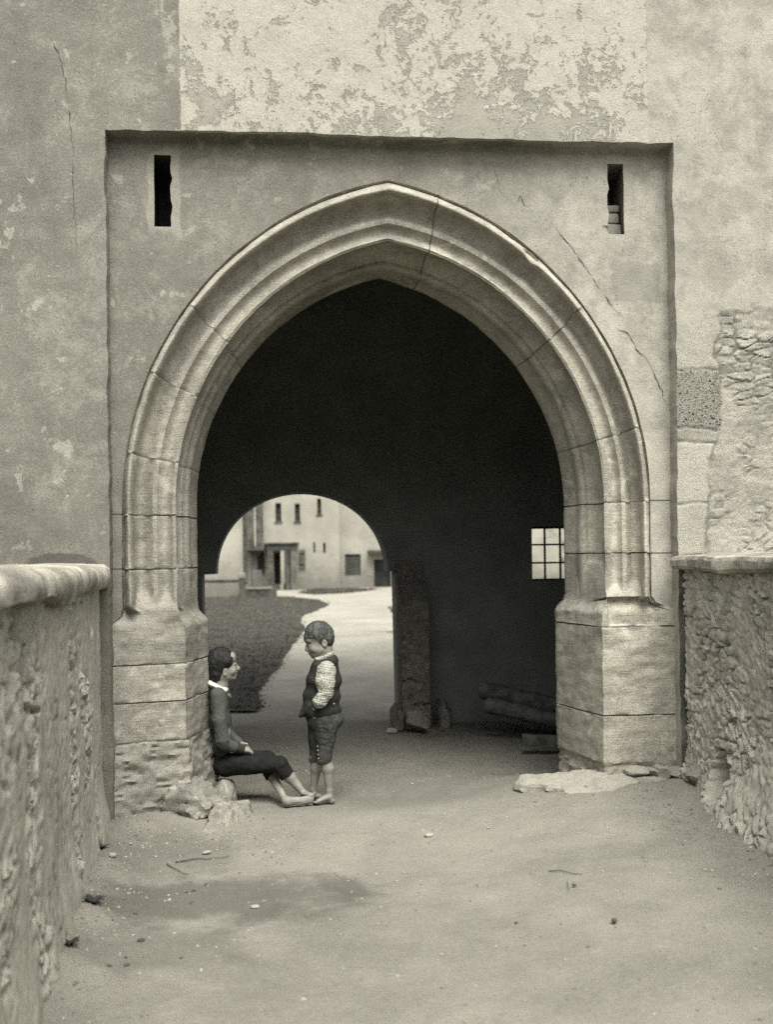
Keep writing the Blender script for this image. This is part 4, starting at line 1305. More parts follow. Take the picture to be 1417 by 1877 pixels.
def grit():
    g = np.random.default_rng(77)
    bm = bmesh.new(); bmesh.ops.create_icosphere(bm, subdivisions=1, radius=1.0)
    P0 = np.array([v.co[:] for v in bm.verts]); F0 = np.array([[v.index for v in f.verts] for f in bm.faces]); bm.free()
    V, F = [], []
    n = 0
    for k in range(3200):
        u = g.random()
        if u < 0.55: x, y = g.uniform(-1.7, 1.85), g.uniform(-4.2, 1.5)
        elif u < 0.75: x, y = -1.62 + abs(g.normal()) * 0.16, g.uniform(-4.0, -0.1)
        elif u < 0.9: x, y = 1.68 - abs(g.normal()) * 0.20, g.uniform(-2.2, -0.1)
        else: x, y = g.uniform(-1.6, -0.6), -0.25 - abs(g.normal()) * 0.25
        r = 0.0025 + 0.0075 * g.random() ** 3
        S = r * g.uniform(0.6, 1.3, 3); S[2] *= 0.7
        a = g.uniform(0, 6.28); ca, sa = math.cos(a), math.sin(a)
        q = P0 * (1 + 0.25 * (g.random(len(P0))[:, None] - 0.5)) * S
        q = np.stack([q[:, 0] * ca - q[:, 1] * sa + x, q[:, 0] * sa + q[:, 1] * ca + y, q[:, 2]], -1)
        q[:, 2] += float(gz(x, y)) + S[2] * 0.3
        V.append(q); F.append(F0 + n); n += len(P0)
    m_ = Mt('grit_stone', 0.95, 0.05)
    m_.done(m_.mix(m_.ss(0.35, 0.65, m_.noise(14, 2)), T(0.16), T(0.40)))
    tag(mesh_np('grit', np.concatenate(V), np.concatenate(F), m_.m, None, smooth=False), 'fine grit strewn over the trodden earth of the approach', 'gravel', kind='stuff')
grit()
def weed(px, py, h, n, seed, label):
    g = np.random.default_rng(seed)
    q = G(px, py, -0.1); z = float(gz(q[0], q[1]))
    V, F = [], []
    for i in range(n):
        a = g.uniform(0, 2 * math.pi); l = h * g.uniform(0.6, 1.2); w = 0.012 * g.uniform(0.7, 1.4)
        d = np.array([math.cos(a), math.sin(a), 0]); s = np.array([-d[1], d[0], 0])
        b0 = len(V)
        for k in range(5):
            t = k / 4
            c_ = d * l * t * 0.8 + np.array([0, 0, l * (0.9 * t - 0.55 * t * t)])
            ww = w * math.sin(math.pi * (0.15 + 0.85 * t))
            V += [c_ - s * ww, c_ + s * ww + np.array([0, 0, 0.002])]
        for k in range(4): F.append((b0 + 2 * k, b0 + 2 * k + 1, b0 + 2 * k + 3, b0 + 2 * k + 2))
    o = mesh_np('weed', V, F, M_leaf, None, smooth=True)
    o.location = (float(q[0]), float(q[1]), z)
    tag(o, label, 'plant')
M_leaf = simple('dull_leaves', K(0.045), 20, 0.3)
weed(127, 1742, 0.07, 11, 3, 'dark little weed at the foot of the left parapet nearest the viewer')
weed(172, 1660, 0.07, 8, 4, 'small spiky weed at the foot of the left parapet farther along')
weed(186, 1560, 0.05, 8, 9, 'tiny dark tuft growing where left parapet meets the gate')

# unseen dark slope added behind the camera to block low sky light
def sky_blocker():
    xs_ = np.linspace(-90, 90, 60); ys_ = np.linspace(-75, -24, 14)
    hx, hy = np.meshgrid(xs_, ys_, indexing='ij')
    hz = 17 * sstep(-24, -48, hy) * (0.85 + 0.3 * fbm(np.stack([hx, hy, 0 * hx], -1) * 0.05, 3, 4)) - 0.6
    m_ = simple('blocker_slope', K(0.05), 0.6, 0.5, 0.6, 0.3)
    tag(mesh_np('sky_blocker', np.stack([hx, hy, hz], -1), grid_faces(60, 14), m_), kind='structure')
sky_blocker()

# ================================================================== courtyard
def sheet_grass():
    pix = [(470, 1303), (484, 1290), (481, 1264), (490, 1247), (506, 1223), (522, 1201), (538, 1180), (557, 1161), (559, 1147), (549, 1140), (557, 1126), (582, 1117), (602, 1107), (586, 1099), (540, 1094), (505, 1092.5), (300, 1093), (-400, 1095), (-1500, 1150), (-1500, 1303)]
    pix2 = [(555, 1087), (575, 1089), (640, 1086), (690, 1080), (640, 1078), (575, 1079)]
    t = Mt('lawn', 0.95, 0.05)
    n1 = t.noise(0.9, 6, 0.65); n2 = t.noise(14, 5, 0.7)
    c = t.mix(t.ss(0.35, 0.65, n1), T(0.055), T(0.08)); c = t.mix(t.ss(0.4, 0.7, n2), c, T(0.085))
    t.done(c, t.bump(n2, 0.6, 0.05)); M_lawn = t.m
    t = Mt('grass_blades', 0.8, 0.1)
    c = t.mix(t.ss(0.35, 0.65, t.noise(0.8, 4)), T(0.11), T(0.14))
    t.done(c); M_bl = t.m
    lawn = poly_sheet('lawn', pix, -0.125, M_lawn, wob=0.10)
    tag(lawn, kind='structure')
    lawn2 = poly_sheet('lawn', pix2, -0.125, M_lawn, wob=0.10)
    tag(lawn2, kind='structure')
    # blades
    def inside(p, poly):
        x, y = p; c_ = False; j = len(poly) - 1
        for i in range(len(poly)):
            xi, yi = poly[i]; xj, yj = poly[j]
            if (yi > y) != (yj > y) and x < (xj - xi) * (y - yi) / (yj - yi) + xi: c_ = not c_
            j = i
        return c_
    g = np.random.default_rng(11)
    V, F = [], []
    for poly, bx, n in ((pix, (340, 605, 1092, 1304), 1300), (pix2, (555, 690, 1077, 1089), 500)):
        k = 0
        while k < n:
            px, py = g.uniform(bx[0], bx[1]), g.uniform(bx[2], bx[3])
            if not inside((px, py), poly): continue
            k += 1
            q = G(px, py, -0.125); dist = q[1] + 7
            hgt = (0.010 + 0.0006 * dist) * g.uniform(0.4, 1.3)
            for b in range(5):
                a = g.uniform(0, 6.28); sp = 0.012 * dist * g.uniform(0, 1)
                c_ = q + np.array([math.cos(a) * sp, math.sin(a) * sp, 0]); w = 0.0009 * dist + 0.003
                lean = g.normal(size=2) * hgt * 0.5; a2 = g.uniform(0, 3.14)
                s = np.array([math.cos(a2), math.sin(a2), 0]) * w
                b0 = len(V); V += [c_ - s, c_ + s, c_ + np.array([lean[0], lean[1], hgt])]; F.append((b0, b0 + 1, b0 + 2))
    gr = mesh_np('grass', np.array(V), np.array(F), M_bl, None, smooth=False)
    tag(gr, 'ragged dark lawn grass bordering the pale courtyard path', 'grass', kind='stuff')
sheet_grass()

YB = 50.0
def render_mat(name, lo, hi):
    t = Mt(name, 0.95, 0.05)
    p = t.xyz()
    f = t.noise(0.55, 8, 0.65); g2 = t.noise(3.0, 7, 0.7)
    c = t.mix(t.ss(0.35, 0.65, f), T(lo), T(hi))
    low = t.ss(2.0, -0.2, t.math('ADD', p[2], t.math('MULTIPLY', t.math('SUBTRACT', g2, 0.5), 3.0)))
    c = t.mix(t.math('MULTIPLY', low, 0.7), c, T(lo * 0.4))
    c = t.mix(t.math('MULTIPLY', t.ss(0.55, 0.7, g2), 0.25), c, T(lo * 0.6))
    return t.done(c, t.bump(g2, 0.4, 0.05))
M_far = render_mat('pale_limewash', 0.36, 0.46)
M_farD = simple('shaded_window', K(0.04), 3, 0.3)
M_farW = simple('grey_boards', K(0.13), 2, 0.3)
M_farS = simple('weathered_masonry', T(0.095), 2.2, 0.5, 0.6, 0.05)
M_tile = simple('dark_roof_tiles', K(0.07), 3, 0.3)
def R(px0, py0, px1, py1, Y):
    a, b = W(px0, py1, Y), W(px1, py0, Y)
    return (float(a[0]), float(b[0]), float(a[2]), float(b[2]))
def rect_pts(r): return [(r[0], r[2]), (r[1], r[2]), (r[1], r[3]), (r[0], r[3])]

keep = thing('courtyard_building', (1.2, YB, -0.15), 'tall pale limewashed building with narrow slit windows and a dark porch across the courtyard', 'building')
kx0, kx1 = float(W(447, 1000, YB)[0]), float(W(622, 1000, YB)[0])
wins = [R(505, 922, 515, 956, YB), R(540.5, 923, 549.5, 956, YB), R(581.5, 914, 588.5, 943, YB)]
slits = [R(574.5, 994, 577.5, 1013, YB), R(592.5, 995, 596.5, 1014, YB)]
door = R(503, 1013, 534, 1071, YB)
shut = R(546, 1009, 551, 1041, YB)
plate('wall', [(kx0, -0.6), (kx1, -0.6), (kx1, 14), (kx0, 14)], [rect_pts(r) for r in wins + slits + [door]], YB, YB + 0.45, M_far, keep)
boxes('body', [(kx0 + 0.02, kx1 - 0.02, YB + 0.55, YB + 9, -0.6, 13.9)], M_farD, keep)
bm = bmesh.new()
vs = [bm.verts.new(p) for p in ((kx0 - .4, YB - .5, 13.9), (kx1 + .4, YB - .5, 13.9), (kx1 + .4, YB + 9.4, 13.9), (kx0 - .4, YB + 9.4, 13.9), (kx0 + 2, YB + 4.5, 18), (kx1 - 2, YB + 4.5, 18))]
for f in ((0, 1, 5, 4), (2, 3, 4, 5), (1, 2, 5), (3, 0, 4), (3, 2, 1, 0)): bm.faces.new([vs[k] for k in f])
bm_obj('roof', bm, M_tile, keep)
for r in wins + slits:
    w_o = boxes('window', [(r[0], r[1], YB + 0.28, YB + 0.32, r[2], r[3])], M_farD, keep)
    if r in wins:
        cx = (r[0] + r[1]) / 2; zz = [r[2] + (r[3] - r[2]) * k for k in (0.33, 0.66)]
        boxes('glazing_bar', [(cx - .02, cx + .02, YB + 0.25, YB + 0.275, r[2], r[3])] + [(r[0], r[1], YB + 0.225, YB + 0.245, z - .02, z + .02) for z in zz], M_farW, w_o)
for r in wins:
    boxes('sill', [(r[0] - 0.06, r[1] + 0.06, YB - 0.06, YB + 0.2, r[2] - 0.07, r[2] - 0.002)], M_farS, keep)
boxes('door', [(door[0], door[1], YB + 0.3, YB + 0.36, door[2], door[3])], M_farD, keep)
# porch of the dark doorway
pr0 = R(488, 997, 545, 1009, YB - 0.9)
boxes('porch_roof', [(pr0[0], pr0[1], YB - 1.1, YB + 0.0, pr0[2], pr0[3]), (pr0[0] - .08, pr0[1] + .08, YB - 1.2, YB + 0.0, pr0[3] + 0.002, pr0[3] + 0.07)], M_tile, keep)
for a, b, m in ((491, 500, M_farS), (522, 530, M_farS), (515, 520.5, M_far), (533, 542, M_farW)):
    r = R(a, 1009, b, 1074, YB - 0.95)
    boxes('porch_post', [(r[0], r[1], YB - 1.08, YB - 0.83, -0.3, pr0[2] - 0.003), (r[0] - .05, r[1] + .05, YB - 1.12, YB - 0.79, -0.3, 0.18)], m, keep)
r = R(549.5, 1007, 559, 1042, YB - 0.1)
sh_ = boxes('shutter', [(r[0], r[1], YB - 0.10, YB - 0.04, r[2], r[3])], M_farW, keep)
for k in (0.2, 0.8): boxes('batten', [(r[0], r[1], YB - 0.13, YB - 0.102, r[2] + k * (r[3] - r[2]) - .03, r[2] + k * (r[3] - r[2]) + .03)], M_farD, sh_)
# dark shaft on a corbel
s0 = R(456, 800, 479.5, 1003, YB - 0.7)
boxes('shaft', [(s0[0], s0[1], YB - 0.75, YB - 0.003, s0[2], 12.0)], M_farS, keep, bev=0.03)
boxes('shaft_edge', [(s0[0] + 0.28, s0[0] + 0.36, YB - 0.80, YB - 0.753, s0[2], 12.0)], M_far, keep)
c0 = R(452.5, 1001, 484, 1009, YB - 0.8)
boxes('corbel', [(c0[0], c0[1], YB - 0.92, YB - 0.004, c0[2], c0[3])] + [(c0[0] + 0.10 * k, c0[1] - 0.10 * k, YB - 0.9 + 0.2 * k, YB - 0.004, c0[2] - 0.12 * k, c0[2] - 0.12 * (k - 1) - 0.003) for k in (1, 2, 3)], M_farS, keep)
d0 = R(447, 800, 449, 1062, YB - 0.1)
boxes('downpipe', [(d0[0], d0[1], YB - 0.12, YB - 0.03, 0.3, 12.0)], M_farW, keep)
boxes('buttress', [R(463, 1018, 472, 1070, YB - 0.3)[:2] + (YB - 0.4, YB - 0.005, -0.3, R(463, 1018, 472, 1070, YB)[3])], M_farS, keep, bev=0.04)
b0 = R(474, 1012, 484, 1052, YB - 0.1)
boxes('niche_board', [(b0[0], b0[1], YB - 0.10, YB - 0.006, b0[2], b0[3])], M_farD, keep)

wing = thing('courtyard_wing', (7, YB + 1.2, -0.15), 'lower pale wing right of the tall building with shuttered window and dark doorway', 'building')
wx = float(W(950, 1000, YB + 1.2)[0]); YV = YB + 1.2
wn = R(632.5, 1015.5, 661, 1056, YV); dr = R(686, 1025, 716, 1076, YV)
wx0_ = kx1 - 0.6
plate('wall', [(wx0_, -0.6), (wx + 6, -0.6), (wx + 6, 9.5), (wx0_, 9.5)], [rect_pts(wn), rect_pts(dr)], YV, YV + 0.4, M_far, wing)
boxes('body', [(wx0_ + 0.02, wx + 5.9, YV + 0.6, YV + 8, -0.6, 9.4)], M_farD, wing)
boxes('roof', [(wx0_, wx + 6.4, YV - 0.5, YV + 8.4, 9.51, 9.8)], M_tile, wing)
sw = boxes('shutter', [(wn[0], wn[1], YV + 0.12, YV + 0.17, wn[2], wn[3])], M_farW, wing)
boxes('slat', [(wn[0], wn[1], YV + 0.09, YV + 0.118, wn[2] + (wn[3] - wn[2]) * k / 8, wn[2] + (wn[3] - wn[2]) * (k / 8) + 0.03) for k in range(1, 8)], M_farD, sw)
boxes('door', [(dr[0], dr[1], YV + 0.25, YV + 0.31, dr[2], dr[3])], M_farD, wing)
hd = R(675, 1008, 722, 1014, YV - 0.3)
boxes('door_hood', [(hd[0], hd[1], YV - 0.6, YV - 0.003, hd[2], hd[3])], M_tile, wing)

rang = thing('courtyard_range', (-8, YB - 0.3, -0.15), 'plain pale wall of the left-hand range behind the low garden wall', 'building')
YR = YB - 0.3
plate('wall', [(-30, -0.6), (kx0 - 0.05, -0.6), (kx0 - 0.05, 10), (-30, 10)], [rect_pts((-9, -8.2, 2.5, 4.2))], YR, YR + 0.4, M_far, rang)
boxes('body', [(-29.9, kx0 - 0.1, YR + 0.6, YR + 8, -0.6, 9.9)], M_farD, rang)
boxes('roof', [(-30.3, kx0 - 0.05, YR - 0.4, YR + 8.4, 10.01, 10.3)], M_tile, rang)
boxes('window', [(-9, -8.2, YR + 0.2, YR + 0.25, 2.5, 4.2)], M_farD, rang)

gw = thing('garden_wall', (-3.5, 40.5, -0.12), 'low pale garden wall standing at the far edge of the lawn', 'wall')
r = R(-700, 1062, 440, 1095, 40.5)
boxes('wall', [(r[0], r[1], 40.5, 40.8, -0.4, r[3] - 0.07)], M_far, gw, bev=0.01)
boxes('coping', [(r[0], r[1] + 0.02, 40.45, 40.85, r[3] - 0.067, r[3])], M_farS, gw, bev=0.015)
wl = thing('well_trough', (-1.3, 39.5, -0.12), 'dark stone well trough with pale rim in front of the tall building', 'well')
Yw = 39.3
r = R(438.5, 1062, 507, 1094, Yw); 
bm = bmesh.new()
box_bm(bm, r[0], r[1], Yw, Yw + 0.18, -0.3, r[2] + 0.30, bev=0.02); box_bm(bm, r[0], r[1], Yw + 0.92, Yw + 1.1, -0.3, r[2] + 0.30, bev=0.02)
box_bm(bm, r[0], r[0] + 0.18, Yw + 0.184, Yw + 0.916, -0.3, r[2] + 0.30, bev=0.02); box_bm(bm, r[1] - 0.18, r[1], Yw + 0.184, Yw + 0.916, -0.3, r[2] + 0.30, bev=0.02)
bm_obj('basin', bm, M_farS, wl)
boxes('rim', [(r[0] + 0.3, r[1] - 0.2, Yw - 0.04, Yw + 0.22, r[2] + 0.302, r[2] + 0.40)], M_far, wl, bev=0.015)
boxes('end_post', [(r[0] - 0.02, r[0] + 0.22, Yw + 0.25, Yw + 0.5, -0.3, r[3] + 0.05)], M_farS, wl, bev=0.03)
boxes('post_cap', [(r[0] - 0.06, r[0] + 0.26, Yw + 0.21, Yw + 0.54, r[3] + 0.053, r[3] + 0.30)], M_far, wl, bev=0.05)
q = R(462, 1045, 480, 1076, Yw + 0.6)
boxes('spout_pillar', [(q[0], q[1], Yw + 0.5, Yw + 0.8, q[2], q[3])], M_farW, wl, bev=0.04)

bn = thing('garden_bench', (2.7, 16.6, -0.14), 'simple plank bench half hidden behind the right jamb of the far arch', 'bench')
q = R(713.5, 1111, 726, 1160, 16.6); 
boxes('seat_plank', [(q[0], q[0] + 1.6, 16.4, 16.75, q[3] - 0.06, q[3])], M_far, bn, bev=0.008)
boxes('apron', [(q[0] + 0.02, q[0] + 1.58, 16.42, 16.45, q[3] - 0.13, q[3] - 0.063)], M_farW, bn)
for k in (0.10, 1.40):
    boxes('leg', [(q[0] + k, q[0] + k + 0.08, 16.45, 16.70, -0.16, q[3] - 0.063)], M_farW, bn)
# ================================================================== the two boys
def skin_mat():
    t = Mt('skin', 0.6, 0.25)
    n = t.noise(22, 5, 0.6)
    c = t.mix(t.ss(0.35, 0.65, n), T(0.23), T(0.30))
    return t.done(c, t.bump(t.noise(90, 3), 0.15, 0.002))
M_skin = skin_mat()
def hair_mat(nm, lo, hi):
    t = Mt(nm, 0.65, 0.25)
    n = t.noise(26, 6, 0.7, vec=t.scale((1.0, 1, 0.35), rot=(0, 0.6, 0)), dist=0.3)
    c = t.mix(t.ss(0.35, 0.7, n), K(lo), K(hi))
    return t.done(c, t.bump(n, 0.7, 0.006))
M_hair = hair_mat('hair', 0.045, 0.12); M_hair2 = hair_mat('dark_hair', 0.012, 0.034)
def cloth(name, col, var=0.3, sc=18):
    t = Mt(name, 0.92, 0.1)
    n = t.noise(sc, 6, 0.65, dist=0.3); w = t.noise(160, 2)
    lo = tuple(x * (1 - var) for x in col[:3]) + (1,); hi = tuple(x * (1 + var) for x in col[:3]) + (1,)
    c = t.mix(t.ss(0.3, 0.7, n), lo, hi)
    return t.done(c, t.bump(t.math('ADD', n, t.math('MULTIPLY', w, 0.3)), 0.5, 0.006))
M_vest = cloth('dark_wool', K(0.034)); M_trou = cloth('worn_leather', K(0.058), 0.4)
M_jack = cloth('grey_jacket', K(0.082), 0.18, 12); M_patch = cloth('dark_patch', K(0.035)); M_pants = cloth('black_breeches', K(0.017))
M_white = cloth('white_linen', T(0.72), 0.08); M_tie = cloth('patterned_tie', K(0.10), 0.9, 70); M_btn = simple('horn_buttons', T(0.45), 40, 0.2, 0.1, 0.001, 0.4, 0.4)
M_eye = simple('eye_dark', K(0.012), 40, 0.2, 0.0, 0.001, 0.2, 0.5)
M_mouth = simple('lip_shadow', K(0.03), 40, 0.2, 0.0, 0.001)
def check_mat():
    t = Mt('checked_shirt', 0.9, 0.1)
    v = t.scale((1, 1, 1), rot=(0, rad(-12), 0))
    p = t.xyz(v)
    def line(c, per):
        f = t.math('FRACT', t.math('DIVIDE', c, per))
        return t.math('MULTIPLY', t.ss(0.48, 0.56, f), t.ss(1.0, 0.94, f))
    a = line(t.math('ADD', p[0], t.math('MULTIPLY', p[1], 0.8)), 0.0150); b = line(p[2], 0.0150)
    f = t.math('ADD', t.math('MULTIPLY', a, 0.5), t.math('MULTIPLY', b, 0.5))
    c = t.mix(f, T(0.56), K(0.22))
    n = t.noise(20, 5)
    c = t.mix(t.math('MULTIPLY', t.ss(0.55, 0.4, n), 0.3), c, K(0.10))
    return t.done(c, t.bump(n, 0.5, 0.008))
M_check = check_mat()
def fold(a, s, sd, az=2.4):
    def f_(V):
        Q = V * np.array([1.0, 1.0, az])
        r1 = np.abs(fbm(Q * s, 3, sd)); r2 = np.abs(fbm(Q * s * 1.7 + 4, 2, sd + 5))
        c_ = (np.exp(-(r1 / 0.07) ** 2) + 0.6 * np.exp(-(r2 / 0.07) ** 2))[:, None]
        ctr = V.mean(0); d = V - ctr; d[:, 2] *= 0.15; d /= np.linalg.norm(d, axis=1)[:, None] + 1e-6
        return vec_noise(Q, s, a, sd, 3) - d * c_ * a * 0.55
    return f_

def strands(o, crown, L0, L1, n, lift, seed):
    g = np.random.default_rng(seed)
    me = o.data
    P = np.array([v.co[:] for v in me.vertices]); me.update()
    N = np.array([v.normal[:] for v in me.vertices])
    F = [tuple(p.vertices) for p in me.polygons]
    nv = len(P); V = [P]; k = nv
    for i in g.integers(0, nv, n):
        p, m = P[i], N[i]
        d = p - crown + g.normal(size=3) * 0.02
        d = d - m * (d @ m); d /= np.linalg.norm(d) + 1e-6
        s = np.cross(m, d); w = g.uniform(0.0005, 0.0012); L = g.uniform(L0, L1)
        q = []
        for j in range(4):
            t = j / 3
            c = p + d * L * t + m * (lift * g.uniform(0.3, 1.0) * math.sin(math.pi * min(1, t + 0.25)) - (L * t) ** 2 / 0.16)
            ww = w * (1 - 0.85 * t)
            q += [c - s * ww, c + s * ww]
        V.append(np.array(q))
        for j in range(3): F.append((k + 2 * j, k + 2 * j + 1, k + 2 * j + 3, k + 2 * j + 2))
        k += 8
    m2 = bpy.data.meshes.new(o.name); m2.from_pydata([tuple(v) for v in np.concatenate(V)], [], F)
    for mt in me.materials: m2.materials.append(mt)
    m2.polygons.foreach_set('use_smooth', [True] * len(m2.polygons)); m2.update()
    o.data = m2; bpy.data.meshes.remove(me)

# ---------------------------------------------------------------- standing boy
YS1 = 0.43
b1 = thing('person', G(590, 1470, -0.15), 'small boy in dark waistcoat and checked shirt standing barefoot with hands in his pockets', 'person')
f = SDF(YS1)
# head
f.ell((585, 1163, 0), 26, 24, 0.076, ang=-18, k=4)
f.ell((580.5, 1184, 0), 17.0, 20, 0.061, ang=-14, k=4)
f.ell((567.5, 1172, 0), 11, 9, 0.056, k=3)
f.cap((590, 1190, 0), (576.5, 1201.5, 0), 9, 5.0, fy=2.0, k=5)
f.cap((563.4, 1180, 0), (561.8, 1190.3, 0), 2.2, 3.3, k=2.0)
f.ell((563.6, 1192.0, 0), 3.8, 2.5, 0.012, k=1.5)
f.ell((567.3, 1196.2, 0), 3.4, 1.7, 0.020, k=1.6)
f.ell((569.8, 1200.2, 0), 3.4, 1.7, 0.018, k=1.6)
f.ell((573.8, 1203.2, 0), 4.4, 3.4, 0.020, k=2.5)
f.ell((578, 1190.5, -0.042), 8, 6.5, 0.022, k=3)
f.ell((578, 1190.5, 0.042), 8, 6.5, 0.022, k=3)
for sgn in (-1, 1):
    f.ell((565.8, 1181.8, sgn * 0.030), 4.0, 3.2, 0.012, k=2.5, op='sub')
    f.ell((567.0, 1182.4, sgn * 0.028), 3.0, 2.6, 0.011, k=0.8)
    f.ell((595, 1179.5, sgn * 0.070), 5.2, 8.0, 0.010, ang=12, k=1.2)
    f.ell((594.2, 1179, sgn * 0.081), 3.0, 5.2, 0.008, ang=12, k=1.0, op='sub')
f.cap((568.0, 1198.2, -0.028), (574.5, 1196.0, -0.050), 0.9, 0.7, k=1, op='sub')
# neck and trunk
f.cap((597, 1188, 0), (595, 1216, 0), 12.5, 14.5, fy=1.15, k=6)
f.cap((594, 1232, 0), (592, 1300, 0), 24, 25, fy=1.2, k=8)
# arms (mostly inside the sleeves, hands down in the pockets)
for sgn in (-1, 1):
    f.cap((598, 1230, sgn * 0.115), (602, 1270, sgn * 0.150), 11, 9, k=5)
    f.cap((602, 1270, sgn * 0.150), (586, 1290, sgn * 0.122), 9, 6.2, k=4)
    f.ell((581, 1299, sgn * 0.100), 7.5, 9.5, 0.014, ang=-30, k=4)
    for q, (dx, dy) in enumerate(((-4, 9), (-1, 11), (2, 11), (5, 9.5))):
        f.cap((579 + dx * 0.6, 1304, sgn * 0.098), (577 + dx, 1304 + dy, sgn * 0.094), 2.3, 1.8, k=1)
    f.cap((576, 1296, sgn * 0.098), (571, 1303, sgn * 0.094), 2.4, 1.9, k=1.5)
# hips and legs
f.ell((593, 1320, 0), 27, 22, 0.115, k=8)
f.cap((598, 1330, -0.055), (595, 1386, -0.060), 19, 11.5, k=6)
f.cap((595, 1386, -0.060), (600.5, 1408, -0.060), 10.8, 11.4, k=5)
f.cap((600.5, 1408, -0.060), (603.5, 1450, -0.060), 10.8, 5.6, k=4)
f.cap((603.5, 1450, -0.060), (605, 1464, -0.062), 6.0, 6.2, k=4)
f.cap((603, 1460, -0.064), (583, 1468.5, -0.085), 6.0, 4.2, fy=1.3, k=4)
f.ell((608, 1468, -0.062), 6.5, 5.6, 0.022, k=3)
for q in range(5):
    f.cap((584 - 1.0 * (2 - abs(q - 1.2)), 1469.5, -0.105 + 0.0125 * q), (575.5 + [2.6, 1.2, 0.4, 0.0, -0.6][q], 1471.3, -0.110 + 0.0135 * q), 2.3, [1.8, 1.9, 2.0, 2.1, 2.7][q], k=1.0)
f.cap((586, 1330, 0.055), (578, 1386, 0.065), 19, 11, k=6)
f.cap((578, 1386, 0.065), (579.5, 1408, 0.065), 10.3, 10.6, k=5)
f.cap((579.5, 1408, 0.065), (574, 1448, 0.060), 10.2, 5.4, k=4)
f.cap((574, 1448, 0.06), (576, 1459, 0.06), 5.8, 5.6, k=4)
f.cap((577, 1457, 0.06), (592, 1461, 0.045), 5.4, 4.4, fy=1.4, k=4)
f.ell((573, 1461.5, 0.062), 6, 5, 0.022, k=3)
for q in range(5):
    f.cap((592, 1462, 0.022 + 0.0125 * q), (598.5 - [0, 0.6, 1.4, 2.2, 3.2][q], 1463.5, 0.020 + 0.0135 * q), 2.4, [2.6, 2.1, 2.0, 1.9, 1.8][q], k=1.0)
# tendons, knees, calves
f.build('body', M_skin, h=0.0034, parent=b1, smooth_it=1)
# hair
h_ = SDF(YS1)
h_.ell((585.2, 1163.0, 0), 27.2, 24.9, 0.080, ang=-18, k=3)
h_.ell((598, 1172, 0), 14.0, 17, 0.066, k=5)
h_.ell((566.5, 1168.5, 0), 9.2, 8, 0.050, k=5)
h_.ell((571, 1190, -0.05), 17.5, 20, 0.10, ang=14, k=1.5, op='sub')
h_.ell((571, 1190, 0.05), 17.5, 20, 0.10, ang=14, k=1.5, op='sub')
h_.ell((594.5, 1184, -0.09), 6.5, 10, 0.032, k=1.0, op='sub')
h_.ell((594.5, 1184, 0.09), 6.5, 10, 0.032, k=1.0, op='sub')
h_.cut((640, 1192), (540, 1183))
hr = h_.build('hair', M_hair, h=0.003, parent=b1, smooth_it=0, disp=lambda V: vec_noise(V * np.array([1, 1, 0.5]), 75, 0.006, 5, 3))
strands(hr, h_.at(594, 1145, 0), 0.010, 0.022, 1500, 0.004, 3)
def dot(name, px, py, Y0_, w, r, mat, parent, sy=1.0):
    bm = bmesh.new(); bmesh.ops.create_icosphere(bm, subdivisions=2, radius=1.0)
    s = (Y0_ + w - CAM[1]) / FPX * r
    c_ = W(px, py, Y0_ + w)
    for v in bm.verts: v.co = Vector((c_[0] + v.co.x * s, c_[1] + v.co.y * s * sy, c_[2] + v.co.z * s))
    return bm_obj(name, bm, mat, parent, smooth=True)
for sgn in (-1, 1):
    e_ = SDF(YS1); e_.cap((563.8, 1182.6, sgn * 0.030), (568.4, 1182.2, sgn * 0.036), 1.0, 0.7, k=1); e_.build('eye', M_eye, h=0.0012, parent=b1, smooth_it=0, pad=0.006)
    e_ = SDF(YS1); e_.cap((562.2, 1177.6, sgn * 0.026), (569.5, 1176.2, sgn * 0.047), 1.2, 0.8, k=1); e_.build('eyebrow', M_hair, h=0.0012, parent=b1, smooth_it=0, pad=0.006)
e_ = SDF(YS1); e_.cap((566.6, 1198.6, 0), (573.6, 1197.0, -0.036), 0.9, 0.6, k=1); e_.cap((566.6, 1198.6, 0), (573.6, 1197.0, 0.036), 0.9, 0.6, k=1); e_.build('mouth', M_mouth, h=0.0012, parent=b1, smooth_it=0, pad=0.006)
# checked shirt: sleeves and collar band
for sgn in (-1, 1):
    s_ = SDF(YS1)
    s_.cap((598.5, 1231, sgn * 0.118), (596, 1250, sgn * 0.145), 18.5, 17, k=6)
    s_.cap((596, 1250, sgn * 0.145), (597.5, 1268, sgn * 0.155), 16.5, 13.5, k=5)
    s_.cap((597.5, 1269, sgn * 0.155), (586, 1286, sgn * 0.152), 13.0, 13.0, k=3)
    s_.ell((600, 1275, sgn * 0.155), 10.5, 7.5, 0.045, ang=20, k=2)
    s_.cap((577, 1285.5, sgn * 0.150), (595, 1290.5, sgn * 0.150), 4.6, 4.6, fy=2.4, k=2)
    s_.cut((602, 1298), (570, 1290.5), k=2)
    s_.build('shirt_sleeve', M_check, h=0.004, parent=b1, smooth_it=1, disp=fold(0.008, 16, 3))
s_ = SDF(YS1)
s_.cap((580, 1207.5, 0), (606, 1196.5, 0), 5.0, 5.0, fy=3.1, k=3)
s_.cap((586, 1209, 0), (604, 1202, 0), 7.5, 8.5, fy=1.9, k=3)
s_.cut((565, 1207.5), (620, 1189.5), k=1)
s_.build('shirt_collar', M_check, h=0.0035, parent=b1)
